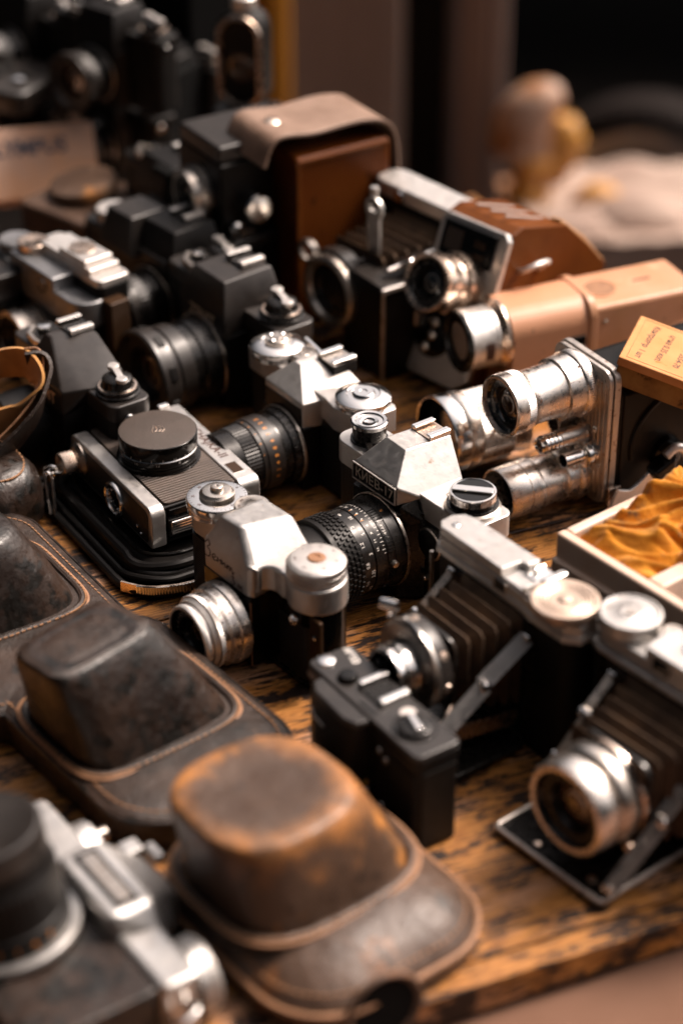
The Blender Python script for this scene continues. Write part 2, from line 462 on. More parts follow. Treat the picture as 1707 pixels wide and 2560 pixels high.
def smooth_line(pts, n=6):
    """Catmull-Rom through pts"""
    P = [Vector(p) for p in pts]; out = []
    for i in range(len(P)-1):
        a = P[max(i-1, 0)]; b = P[i]; c = P[i+1]; d = P[min(i+2, len(P)-1)]
        for k in range(n):
            t = k/n
            out.append(.5*((2*b) + (c-a)*t + (2*a-5*b+4*c-d)*t*t + (3*b-a-3*c+d)*t*t*t))
    out.append(P[-1]); return out

def sup(cx, cy, a, b, n=3.2, k=64, rotd=0):
    out = []
    for i in range(k):
        t = 2*pi*i/k
        c, s_ = cos(t), sin(t)
        x = a*abs(c)**(2/n)*(1 if c > 0 else -1); y = b*abs(s_)**(2/n)*(1 if s_ > 0 else -1)
        r = radians(rotd)
        out.append((cx + x*cos(r) - y*sin(r), cy + x*sin(r) + y*cos(r)))
    return out
# a point of the place from its position in the photograph and its height (or its depth)
_P = radians(32.5)
def at(px, py, z):
    a = (px-853.5)/5400; b = (py-1280)/5400
    d = (777-z)/(sin(_P)+b*cos(_P))
    return Vector((a*d, d*(cos(_P)-b*sin(_P)), z))
def atY(px, py, Y):
    a = (px-853.5)/5400; b = (py-1280)/5400
    d = Y/(cos(_P)-b*sin(_P))
    return Vector((a*d, Y, 777-d*(sin(_P)+b*cos(_P))))

# ------------------------------------------------------------------ the setting
g = MB(); g.box((0, 4000, -752), (60000, 60000, 4)); tag(obj('ground', g, 'tarmac'), None, None, kind='structure')
g = MB(); g.box((200, 500, -747.5), (2600, 1300, 5)); tag(obj('pavement', g, 'pavement'), None, None, kind='structure')

tb = thing('table', 'long worn wooden plank table covered with old cameras', 'table', (67.1, 780.7, 0), 23.7)
y = 0
for i, w in enumerate((17, 168, 176, 160, 172, 165)):
    g = MB()
    L0, L1 = -760, 428
    n = 60
    # slightly uneven plank edges
    rings = []
    for k in range(n+1):
        x = L0 + (L1-L0)*k/n
        w0 = noise.noise(Vector((x*.02, i*7.1, 0)))*.8; w1 = noise.noise(Vector((x*.02, i*7.1+50, 0)))*.8
        zz = noise.noise(Vector((x*.006, i*3.3, 9)))*.6 - .6
        rings.append([(x, y+w0, zz), (x, y+w-1.6+w1, zz), (x, y+w-1.6+w1, -20), (x, y+w0, -20)])
    g.loft(rings)
    obj('plank', g, 'worn_wood', tb, bevel=.8)
    y += w
for x, yy in ((-700, 40), (380, 40), (-700, 820), (380, 820)):
    g = MB(); g.box((x, yy, -385), (50, 50, 726)); obj('leg', g, 'worn_wood', tb, bevel=2)

bn = thing('bench', 'added flat board covered in plain beige cloth, set high to catch light below the near table edge', 'bench', (67.1, 780.7, 0), 23.7)  # added board, raised to just under the tabletop so its beige is lit
g = MB(); g.box((-100, -150, -32), (1400, 330, 16)); obj('seat', g, 'bench_cloth', bn, bevel=3)
for x in (-700, 500):
    g = MB(); g.box((x, -150, -394), (40, 260, 706)); obj('leg', g, 'worn_wood', bn, bevel=2)

# blurred things far behind the stall
w_ = thing('wall', 'brown grey wall panel standing behind the dark post', 'wall', (-9, 3300, -750))
g = MB(); g.box((0, 0, 700), (214, 60, 1400)); obj('panel', g, 'wall_grey', w_, bevel=4)
w_ = thing('dark_post', 'black upright post between the wall and the grey post', 'post', (121, 3000, -750))
g = MB(); g.box((0, 0, 800), (62, 62, 1600)); g.box((0, 0, 6), (100, 100, 12)); tag(obj('upright', g, 'post_dark', w_, bevel=6), None, None)
w_ = thing('grey_post', 'brown grey ridged post right of the black post', 'post', (196, 3020, -750))
g = MB(); g.prism([(x*.5, y*.5) for x, y in [(-86, -40), (-50, -52), (-40, -40), (-10, -52), (10, -52), (40, -40), (50, -52), (86, -40), (86, 40), (-86, 40)]], 0, 1600)
obj('upright', g, 'post_grey', w_, bevel=4)
w_ = thing('yellow_board', 'upright ochre yellow board behind the heap of black cameras', 'board', (-142, 2700, -750), 6)
g = MB(); g.box((-6, 0, 500), (150, 30, 1000)); obj('panel', g, 'yellow_board', w_, bevel=3)
g = MB(); g.box((60, -26, 500), (24, 20, 1000)); obj('edge_strip', g, 'yellow_board', w_, bevel=3)
w_ = thing('van_backdrop', 'added black van shape as a dark backdrop and for black reflections', 'van', (300, 3900, -750))  # invented mass: darkens the backdrop and gives the metal black reflections
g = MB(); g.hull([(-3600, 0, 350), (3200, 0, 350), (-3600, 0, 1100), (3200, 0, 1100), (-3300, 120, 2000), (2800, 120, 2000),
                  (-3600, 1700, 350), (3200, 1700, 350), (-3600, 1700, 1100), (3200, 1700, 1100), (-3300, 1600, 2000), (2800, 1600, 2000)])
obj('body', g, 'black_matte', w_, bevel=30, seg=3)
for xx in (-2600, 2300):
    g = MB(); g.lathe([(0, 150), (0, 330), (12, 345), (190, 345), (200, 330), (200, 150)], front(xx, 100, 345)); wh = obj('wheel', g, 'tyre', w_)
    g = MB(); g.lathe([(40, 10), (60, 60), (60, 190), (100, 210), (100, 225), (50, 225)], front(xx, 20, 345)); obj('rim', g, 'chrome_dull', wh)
c0 = atY(1590, 470, 3100)
w_ = thing('wheel', 'dark wheel with a pale curved rim at the upper right', 'wheel', (c0.x+18, 3100, c0.z-40), -18)
g = MB(); g.lathe([(-40, 160), (-46, 170), (-32, 186), (0, 192), (32, 186), (46, 170), (40, 160)], front(0, 0, 0), 96, caps=(False, False)); obj('tyre', g, 'tyre', w_)
g = MB(); g.lathe([(-20, 112), (-30, 128), (0, 150), (28, 152), (46, 146), (50, 132), (40, 112), (0, 108)], front(0, 0, 0), 96, caps=(False, False)); obj('rim', g, 'bright_silver', w_)
g = MB(); g.lathe([(-30, 30), (30, 30)], front(0, 0, 0)); 
for k in range(8):
    a = k*pi/4; g.tube([(28*cos(a), 0, 28*sin(a)), (112*cos(a), 0, 112*sin(a))], 4)
obj('hub', g, 'black_metal', w_)
# table with pale cloth behind, lower and further off
st = thing('side_table', 'low table under the pale cloth at the upper right', 'table', (800, 2668, -750))
g = MB(); g.box((0, 0, 280), (1160, 300, 20)); obj('tabletop', g, 'worn_wood', st, bevel=2)
for x, yy in ((-520, -110), (520, -110), (-520, 110), (520, 110)):
    g = MB(); g.box((x, yy, 134), (40, 40, 268)); obj('leg', g, 'worn_wood', st, bevel=2)
g = MB(); N = 60
vs = []; fs = []
for j in range(N+1):
    for i in range(N+1):
        x = 206 + 1200*i/N; yv = 2512 + 312*j/N
        z = -452 + 34*abs(noise.noise(Vector((x*.011, yv*.011, 1)))) + 60*max(0, noise.noise(Vector((x*.006, yv*.009, 5))))
        if i < 2: z -= (2-i)*90
        if j < 2: z -= (2-j)*90
        vs.append((x, yv, z))
for j in range(N):
    for i in range(N): fs.append((j*(N+1)+i, j*(N+1)+i+1, (j+1)*(N+1)+i+1, (j+1)*(N+1)+i))
g.raw(vs, fs); o = obj('cloth', g, 'white_cloth'); tag(o, 'pale rumpled cloth spread over the low table behind', 'cloth')
m_ = o.modifiers.new('thick', 'SOLIDIFY'); m_.thickness = .002
o0 = at(1318, 478, -440)
od = thing('ornament', 'pale rounded ornament with amber lower half on the pale cloth', 'ornament', (o0.x, o0.y, -450), s=.78)
g = MB(); g.lathe([(0, 34), (4, 42), (16, 40), (34, 26), (52, 30), (64, 40), (76, 44), (86, 40)], rot('Y', 4)); obj('base', g, 'amber_base', od)
g = MB(); g.loft([[(x*(1+.3*noise.noise(Vector((x*.03, y*.03, z*.02)))) + dx, y, z) for x, y in sup(0, 0, a, b, 2.2, 40)] for z, a, b, dx in ((74, 40, 34, -8), (92, 54, 40, -12), (120, 50, 36, -8), (150, 56, 40, -10), (184, 50, 40, 2), (206, 34, 30, 14), (216, 12, 10, 18))]); obj('body', g, 'porcelain', od, ang=80)
g = MB(); g.loft([[(x + dx, y, z) for x, y in sup(0, 0, a, b, 2.4, 32)] for z, a, b, dx in ((30, 20, 20, 40), (70, 34, 24, 50), (110, 40, 22, 56), (150, 28, 16, 50))]); obj('handle', g, 'amber_base', od, ang=80)
for px, py, r, mt, lab, h in ((1490, 500, 34, 'amber_base', 'small amber lump on the pale cloth below the dark wheel', .8), (1600, 545, 70, 'white_cloth', 'low crumpled bundle of pale cloth at the right', .45), (1450, 560, 60, 'white_cloth', 'low crumpled bundle of pale cloth left of the other', .35)):
    q = at(px, py, -440); g = MB()
    g.loft([[(q.x + x*(1+.25*noise.noise(Vector((x*.05, y*.05, k)))), q.y + y, -455 + z) for x, y in sup(0, 0, r*a, r*a*.7, 2.6, 36)] for k, (z, a) in enumerate(((0, .9), (r*h*.4, 1), (r*h, .8), (r*h*1.4, .4), (r*h*1.5, .1)))])
    tag(obj('bundle', g, mt, ang=80), lab, 'bundle', 'small bundles on the pale cloth behind')

# ------------------------------------------------------------------ camera components
def dial(parent, x, y, z, r, h, name='dial', m='chrome', kn=.35, seg=160, cham=1.0, T=None, dish=0.6):
    T = (T or I4) @ tr(x, y, z)
    g = MB()
    g.lathe([(0, r-.4), (h*.12, r), (h*.15, r, kn), (h*.8, r, kn), (h*.84, r), (h, r-cham), (h+.05, r-cham-.8), (h-dish, r-cham-1.3), (h-dish, r*.35), (h-dish+.3, r*.3), (h-dish, .2)], T, seg)
    return obj(name, g, m, parent)
def scale_text(parent, x, y, z, r, items, size, m='print_ink', name='scale', a0=90, span=300, T=None):
    g = MB(); TT = (T or I4) @ tr(x, y, z)
    for i, s_ in enumerate(items):
        a = a0 - span*i/max(1, len(items)-1)
        add_text(g, s_, size, TT @ rot('Z', a-90) @ tr(0, r, .04))
    return obj(name, g, m, parent)
def hot_shoe(parent, x, y, z, m='chrome', plate='ring_copper', w=20, d=18, T=None, base=None):
    T = (T or I4) @ tr(x, y, z)
    g = MB(); g.box((0, 0, .6), (w, d, 1.2), T); o = obj('shoe_plate', g, plate, parent, bevel=.2)
    g = MB()
    for s_ in (-1, 1):
        g.box((s_*(w/2-.2), 0, 1.6), (1.4, d, 3.2), T); g.box((s_*(w/2-2.0), 0, 3.2), (4.4, d, 1.2), T)
    obj('hot_shoe', g, m, parent, bevel=.45)
    if base:
        g = MB(); g.box((0, 0, -base/2-.02), (w*1.05, d, base), T); obj('shoe_block', g, 'black_satin', parent, bevel=.6)
def lug(parent, x, y, z, ax='X', r=3.4):
    g = MB(); T = tr(x, y, z) @ (rot('Y', 90) if ax == 'X' else rot('X', 90))
    g.lathe([(-.9, r-1.3), (-.9, r-.5), (-.4, r), (.4, r), (.9, r-.5), (.9, r-1.3), (-.9, r-1.3)], T, 28, caps=(False, False))
    return obj('strap_ring', g, 'chrome', parent)
def lens_glass(parent, T, r, h, depth=5, glass='glass_dark', rimtext=None, ring='black_metal', txtm='paint_white', inner=.55):
    """front element set back in its ring: black cone, glass dome, inner bright ring"""
    g = MB(); g.lathe([(h, r), (h-depth*.35, r*.93), (h-depth*.36, r*.70), (h-depth, r*inner), (h-depth-1, r*inner)], T, 72, caps=(False, False)); o = obj('inner_ring', g, ring, parent)
    g = MB(); k = r*inner
    g.lathe([(h-depth-2, k), (h-depth-.8, k*.98), (h-depth+.2, k*.75), (h-depth+.9, k*.4), (h-depth+1.1, .1)], T, 64); obj('glass', g, glass, parent)
    g = MB()
    g.lathe([(h-depth+.5, k*.62), (h-depth+.8, k*.60), (h-depth+.95, k*.52)], T, 64, caps=(False, False))
    obj('iris_ring', g, 'chrome_dull', parent)
    if rimtext:
        g = MB(); rr = r*.82
        for i, ch in enumerate(rimtext[0]):
            a = radians(rimtext[1] + i*rimtext[2])
            add_text(g, ch, r*.13, T @ rot('Z', math.degrees(a)-90) @ tr(0, rr, h-depth*.355+.08) @ rot('Z', 0))
        obj('lettering', g, txtm, parent)
    return o
def knob_slot(parent, x, y, z, r, h, m_side='black_metal', m_rim='chrome', ang=20):
    g = MB(); g.lathe([(0, r*1.1), (1.2, r*1.1), (1.4, r*.98), (h*.55, r*.98)], tr(x, y, z)); o = obj('knob', g, m_side, parent)
    g = MB(); g.lathe([(h*.5, r), (h*.55, r, .3), (h*.9, r, .3), (h, r-.6), (h+.1, r-1.6), (h-.5, r-2.0), (h-.5, .1)], tr(x, y, z), 80); obj('rim', g, m_rim, o)
    g = MB(); g.lathe([(h-.6, r-2.1), (h-.25, r-2.2), (h-.2, .1)], tr(x, y, z)); obj('cap', g, 'black_gloss', o)
    g = MB(); g.box((0, 0, h+.5), (r*1.75, r*.42, 1.8), tr(x, y, z) @ rot('Z', ang)); obj('handle', g, m_rim, o, bevel=.6)
    return o
def lever(parent, pts, z, w, m='chrome', th=2, name='lever'):
    g = MB(); g.strip([(x, y, z) for x, y in pts], w, th, side=(lambda t: (0, 0, 1))); return obj(name, g, m, parent, bevel=.4)
def screw(parent, T, r=1.8, m='chrome', name='screw'):
    g = MB(); g.lathe([(0, r), (.4, r), (.8, r*.75), (.85, .1)], T, 24); g.box((0, 0, .9), (r*1.4, r*.25, .12), T)
    return obj(name, g, m, parent)

# ------------------------------------------------------------------ silver reflex with hand-written name (centre)
def zenit3m():
    t = thing('reflex_camera', 'silver reflex camera with handwritten name scratched on its prism front', 'camera', (-44.2, 1080, 0), -52, s=.95)
    g = MB(); g.prism(rrect(-69, 70, -16, 16, 15), 3.5, 56.5); obj('body', g, 'black_gloss', t, bevel=.5)
    g = MB(); g.prism(rrect(-69.6, 70.6, -16.6, 16.6, 15.5), 0, 3.4); obj('base_plate', g, 'black_metal', t, bevel=.7)
    # leatherette panels, set 0.5 mm proud
    g = MB(); g.prism(rrect(34, 64, -16.7, -10, (6, .5, .5, .5)), 6, 46); obj('leatherette', g, 'ribbed_leatherette', t, bevel=.3)
    g = MB(); g.prism(rrect(-69.7, -30, -16.7, 16.7, 14), 6, 54); o = obj('leatherette', g, 'ribbed_leatherette', t, bevel=.3)
    g = MB(); g.box((-2.5, -23, 27), (50, 15, 52)); o = obj('mirror_box', g, 'black_gloss', t, bevel=1.0)
    g = MB(); g.box((23.2, -30.6, 26), (1.6, .6, 48)); obj('worn_edge', g, 'leather_edge', t, bevel=.2)
    # top cover
    g = MB()
    out = [(-27, -29.5), (22, -29.5), (24, -26)] + arcp(33, -26, 9.2, 180, 95, 6) + [(38, -17.6)] + arcp(53, -1, 19, -125, 90, 16) + [(30, 17)] + [(-46, 17)] + arcp(-52, 0, 18, 100, 260, 14) + [(-40, -17), (-30, -17.2)]
    g.prism(out, 56, 75)
    cov = obj('top_cover', g, 'satin_silver', t, bevel=2.6, seg=5, clamp=False)
    g = MB()
    g.hull([(-28, -30, 49), (22.6, -30, 49), (-28, -30, 72), (22.6, -30, 72), (-28, 17, 56), (22.6, 17, 56), (-28, 17, 74), (22.6, 17, 74),
            (-20, -21, 90), (1, -21, 91.5), (9, 14, 90.5), (-22, 14, 89)])
    g.hull([(-42, -17, 74), (-26, -17, 74), (-42, 17, 74), (-26, 17, 74), (-38, -15, 80), (-22, -15, 82), (-38, 15, 80), (-22, 15, 82)])
    obj('prism_housing', g, 'satin_silver', cov, bevel=3.4, seg=5)
    g = MB(); strokes(g, [
        smooth_line([(-19, 5.6, 0), (-16.5, 8.6, 0), (-14.6, 6.2, 0), (-17, 3.6, 0), (-14.6, 1.6, 0), (-15.6, -2.6, 0), (-19, -3.0, 0), (-19.6, -1.2, 0)]),
        smooth_line([(-12.5, -1.5, 0), (-9.6, .4, 0), (-10.4, 2, 0), (-12.4, .2, 0), (-11.2, -2.6, 0), (-8.8, -1.6, 0)]),
        smooth_line([(-7.6, 1.6, 0), (-7.8, -2.2, 0), (-7.7, -.3, 0), (-5.2, .2, 0), (-4.8, 1.6, 0), (-5, -2.2, 0)]),
        smooth_line([(-3.6, 1.4, 0), (-3.6, -1.6, 0), (-1.4, .8, 0), (-1.2, -2, 0), (.6, -.8, 0)]),
        smooth_line([(1, 1.2, 0), (1.0, -2.2, 0), (2.2, .9, 0), (3.2, .2, 0), (3.2, -2.4, 0), (4.6, .9, 0), (5.6, .1, 0), (5.8, -3.2, 0), (7.4, -1, 0)]),
        smooth_line([(4.6, -5.2, 0), (7, -4.4, 0), (5.8, -6.6, 0), (7.6, -8.4, 0), (5.6, -10.6, 0), (3.8, -9.4, 0)]),
        smooth_line([(10.2, -10.6, 0), (11.2, -7, 0), (12.2, -10, 0), (13.4, -7, 0), (14.2, -11, 0)])],
        front(-3, -30.05, 64.5) @ Matrix.Diagonal((1.18, 1.05, 1, 1)), r=.36)
    obj('scratched_name', g, 'print_ink', cov)
    # left dials
    g = MB(); g.lathe([(75, 19.4), (77.5, 19.4), (77.7, 19), (78.6, 19), (78.8, 20), (83, 20.2), (84.4, 19.4), (84.6, 18.4), (84.6, 11.6)], tr(-47, -5, 0), 96); d = obj('frame_dial', g, 'chrome', t)
    scale_text(d, -47, -5, 84.66, 15.4, ['0', '5', '10', '15', '20', '25', '30', '35'], 3.0)
    g = MB(); g.lathe([(84, 11.5, .8), (87, 11.5, .8), (87.6, 10.5), (88.8, 9.5), (89.3, 7.5), (89.2, 4.4), (92, 4.0), (92.4, 3.2), (92.2, 1), (91.6, .5)], tr(-47, -5, 0), 110); obj('shutter_button', g, 'chrome_dull', d)
    g = MB(); 
    for k in range(40):
        a = 2*pi*k/40; tick(g, 1, 0, 0, 0, 0, I4) if 0 else g.box((18.2, 0, 0), (1.1, .22, .1), tr(-47, -5, 84.66) @ rot('Z', k*9))
    obj('ticks', g, 'print_ink', d)
    d = dial(t, -20, 3, 83, 11.6, 5.4, 'speed_dial', 'chrome_dull', .3, 150, .6, dish=.1)
    scale_text(d, -20, 3, 88.4, 8.2, ['B', '30', '60', '125', '250', '500'], 2.6, span=250)
    # right dial
    g = MB(); g.lathe([(75, 18.6), (76.4, 18.8), (76.5, 18.2), (77, 18.8, .4), (80.8, 18.8, .4), (81.0, 18.2), (81.3, 18.8, .4), (84.6, 18.8, .4), (85.2, 18.4), (86.8, 16.6), (87.2, 15), (87.2, 6), (86.7, 5.4), (87.9, 4.6), (87.9, 3), (86.6, 2.2), (86.4, .1)], tr(52, -1, 0), 220); d = obj('film_dial', g, 'bright_silver', t)
    g = MB(); g.lathe([(87.25, 5.8), (87.6, 5.6), (88.1, 4.9), (88.1, 2.4), (87.4, 2)], tr(52, -1, 0), 40); obj('rusty_screw', g, 'leather_edge', d)
    scale_text(d, 52, -1, 87.25, 13, ['16', '32', '65', '130', '250', 'o', 'o'], 2.6, span=320)
    # strap plate and stud
    g = MB(); g.box((68.2, -13.6, 38), (10, 3, 34), rot('Z', 0)); o = obj('strap_plate', g, 'brown_plate', t, bevel=.6)
    screw(o, front(68, -15.2, 42), 1.6)
    g = MB(); g.lathe([(0, 4), (1.5, 4), (3.5, 3.0), (4.2, 1.2), (4.3, .1)], front(50, -16.2, 47), 32); obj('stud', g, 'chrome', t)
    lug(t, -71, -6, 50)
    # lens
    T = front(0, -30.5, 25)
    g = MB(); g.lathe([(0, 26), (2, 27.5), (3, 27.5, .35), (8, 27.5, .35), (8.6, 27), (9, 26.4), (15, 26), (15.2, 25.4), (16, 25.4), (16.3, 24.6), (20, 24.2)], T, 220); lb = obj('lens_barrel', g, 'worn_aluminium', t)
    g = MB(); g.lathe([(20, 24.6, .35), (23, 24.6, .35), (23.4, 23.4), (26.4, 22.2), (26.6, 21), (28.6, 20.6), (28.8, 21.2, .3), (31.5, 21.0, .3), (32.2, 20.6), (32.6, 19.8), (32.6, 18.9), (31, 18.6)], T, 220, caps=(True, False)); obj('aperture_ring', g, 'bright_silver', lb)
    lens_glass(lb, T, 18.3, 32, 7, 'glass_amber', ('ИНДУСТАР 50-2', 200, -15))
    g = MB()
    for i, s_ in enumerate(['0.65', '0.8', '1', '1.2', '1.5', '2', '3', '5', '10', 'oo']):
        add_text(g, s_, 3.0, T, wrap=(26.35, radians(150-i*17), 12))
    for i, s_ in enumerate(['16', '11', '8', '5.6', '4', '3.5', '4', '5.6', '8', '11']):
        add_text(g, s_, 2.6, T, wrap=(24.6, radians(152-i*14), 18.2))
    for i in range(34): tick(g, 25.5, radians(165-i*5), 15.3, 16.6 if i % 2 else 17, .3, T)
    obj('scale', g, 'print_ink', lb)
    return t
zenit3m()

# ------------------------------------------------------------------ silver reflex with a framed nameplate and big black zoom-like lens
def kiev():
    t = thing('reflex_camera', 'silver reflex camera with framed black nameplate, knobbly black lens and slotted black knob', 'camera', (48.8, 1147, 0), -53, s=.975)
    g = MB(); g.prism(rrect(-70, 72, -15, 15, 9), 2, 61); obj('body', g, 'leatherette', t, bevel=.8)
    g = MB(); g.prism(rrect(-70.5, 72.5, -15.5, 15.5, 9.5), 0, 2.5); obj('base_plate', g, 'black_metal', t, bevel=.5)
    g = MB(); g.hull([(-30, -31, 2), (17, -31, 2), (-30, -31, 66), (17, -31, 66), (-36, -15, 2), (26, -15, 2), (-36, -15, 66), (26, -15, 66)])
    g.hull([(17, -30, 56), (17, -30, 71), (27, -18, 60), (20, -18, 74), (14, -18, 60), (14, -18, 74)]); obj('mirror_box', g, 'black_metal', t, bevel=.8)
    g = MB()
    out = [(-34, -16.5), (-58, -16.5)] + arcp(-60, -5, 11.5, 260, 180, 6) + arcp(-60, 5, 11.5, 180, 95, 6) + [(66, 16.5)] + arcp(66, 10, 6.5, 80, 0, 4) + [(72.5, -9), (66, -16.5), (22, -16.5)]
    g.prism(out, 61, 77.5)
    g.hull([(-28.5, -30.5, 71), (14.5, -30.5, 71), (-28.5, -30.5, 84), (14.5, -30.5, 84), (-17, -14, 101), (2.5, -14, 100.2), (3.5, 22, 99), (-17, 22, 99.5),
            (22, -15, 75), (22, 18, 75), (-36, -15, 75), (-36, 18, 75), (19, -22, 74)])
    cov = obj('top_cover', g, 'satin_silver', t, bevel=.9, seg=3)
    g = MB(); g.box((-7.5, -30.6, 77.4), (44, 1.6, 12.6)); pl = obj('nameplate', g, 'black_metal', cov, bevel=.3)
    g = MB()
    for zz in (71.6, 83.2): g.box((-7.5, -31.4, zz), (44, 1.2, 1.0))
    for xx in (-29, 14): g.box((xx, -31.4, 77.4), (1.0, 1.2, 12.4))
    obj('frame', g, 'rust_edge', pl, bevel=.2)
    g = MB(); add_text(g, 'КИЕВ-17', 9.6, front(-7.5, -31.5, 77.3), bold=.12, space=1.02); obj('lettering', g, 'etched', pl)
    hot_shoe(t, -7, 14, 99.5, w=19, d=17, base=4)
    # left button
    g = MB(); g.lathe([(77.4, 12.4), (79, 12.4), (79.2, 11.2), (89, 11.2), (89.2, 10.4)], tr(-53, 0, 0)); d = obj('release_button', g, 'black_metal', t)
    g = MB(); g.lathe([(88.6, 12), (89, 12.4), (91.4, 12.4), (92.2, 11.4), (92.0, 9.4), (91, 8.8), (91, 6), (91.7, 5.6), (91.4, 3.6), (90.2, 3), (90, .2)], tr(-53, 0, 0)); obj('button_ring', g, 'chrome', d)
    lever(t, [(-44, -8), (-36, -12), (-30, -10)], 80, 4, 'black_metal', 4)
    # right knob
    g = MB(); g.lathe([(77.4, 18), (79.4, 18), (80.6, 16.6), (81, 16)], tr(52, 0, 0)); obj('knob_base', g, 'chrome_dull', t)
    knob_slot(t, 52, 0, 80.5, 15, 9.5, ang=42)
    g = MB(); add_text(g, 'Ф', 7.5, tr(33, -2, 77.56) @ rot('Z', 70)); obj('film_plane_mark', g, 'print_ink', cov)
    # self timer disc
    T = front(33, -15.4, 47)
    g = MB(); g.lathe([(0, 11), (1, 11.6, .7), (3, 11.6, .7), (3.4, 10.8), (3.6, 10)], T, 56); d = obj('timer_ring', g, 'chrome_dull', t)
    g = MB(); g.lathe([(3, 10.2), (4, 9.8), (4.5, 8.6), (4.2, 0.1)], T, 40); obj('timer_disc', g, 'leatherette', d)
    g = MB(); g.lathe([(0, 2), (4, 2), (4.6, 1.4)], front(30, -15.4, 20), 24); obj('pc_socket', g, 'chrome_dull', t)
    lug(t, -73, -4, 66, r=4)
    # lens
    T = front(-2, -31, 38)
    g = MB()
    g.lathe([(0, 31), (1.5, 31.2), (1.7, 30.2), (9, 30), (9.2, 29.4), (14.5, 29.2), (14.8, 28.6), (18, 28.6), (18.2, 29.2), (23.6, 29.0), (23.8, 28.2),
             (24.5, 28.2), (24.7, 28.9), (33, 28.9), (33.2, 29.3)], T, 120)
    lb = obj('lens_barrel', g, 'black_metal', t)
    g = MB(); g.lathe([(-.6, 31.9), (1.1, 31.9), (1.3, 31.2)], T, 100, caps=(False, False)); obj('mount_ring', g, 'chrome_dull', lb)
    # rubber grip with raised blocks
    g = MB(); g.lathe([(33, 28.8), (46.6, 28.8)], T, 90, caps=(False, False))
    for k in range(44):
        for q in range(4):
            a = 360*(k + (q % 2)*.5)/44
            g.box((29.3, 0, 34.9+q*3.3), (1.6, 2.5, 2.3), T @ rot('Z', a))
    obj('focus_grip', g, 'black_satin', lb, bevel=.25, seg=1)
    g = MB(); g.lathe([(46.6, 29.2), (47.4, 30), (50.5, 30), (51, 29.2), (51.2, 27.4), (56, 26.6), (62, 26.4), (62.2, 27.2, .2), (65.5, 27.2, .2), (66, 26), (66, 24), (64, 23)], T, 120, caps=(False, False)); obj('filter_ring', g, 'black_satin', lb)
    lens_glass(lb, T, 23.5, 65, 9, 'glass_dark')
    g = MB()
    for i, s_ in enumerate(['1.75', '0.6', '2.25', '0.8', '3', '1.2', '5', '2', '10', '∞']):
        row = 26.6 if i % 2 == 0 else 30.4
        add_text(g, s_, 3.4, T, wrap=(29.0, radians(-28 + i*13.5), row - (0 if i % 2 else 0)))
    for i, s_ in enumerate(['16', '11', '8', '4', '2', '4', '8', '11', '16']):
        add_text(g, s_, 3.0, T, wrap=(29.12, radians(28 + i*11), 20.6))
    for i, s_ in enumerate(['2', '2.8', '4', '5.6', '8', '11', '16']):
        add_text(g, s_, 3.0, T, wrap=(29.32, radians(32 + i*5.6), 12))
    for i in range(26): tick(g, 28.66, radians(20+i*5), 15.2, 17.6 if i % 2 else 16.6, .35, T)
    obj('scale', g, 'paint_white', lb)
    g = MB()
    for i in range(3): tick(g, 29.1, radians(70+i*12), 18.6, 23, .5, T)
    add_text(g, 'R', 3.4, T, wrap=(30.1, radians(72), 6)); obj('orange_marks', g, 'paint_orange', lb)
    g = MB()
    for k in range(60):
        if k % 10 < 6: g.box((29.5, 0, 11.6), (.9, .8, 4.6), T @ rot('Z', -60+k*4))
    obj('ring_ribs', g, 'black_metal', lb)
    g = MB(); g.lathe([(28.8, 2.6), (31.6, 2.4), (32.2, 1.6), (32.2, .1)], T @ tr(0, 0, 11) @ rot('Z', 2) @ rot('Y', 90), 24); obj('pin', g, 'chrome_dull', lb)
    return t
kiev()

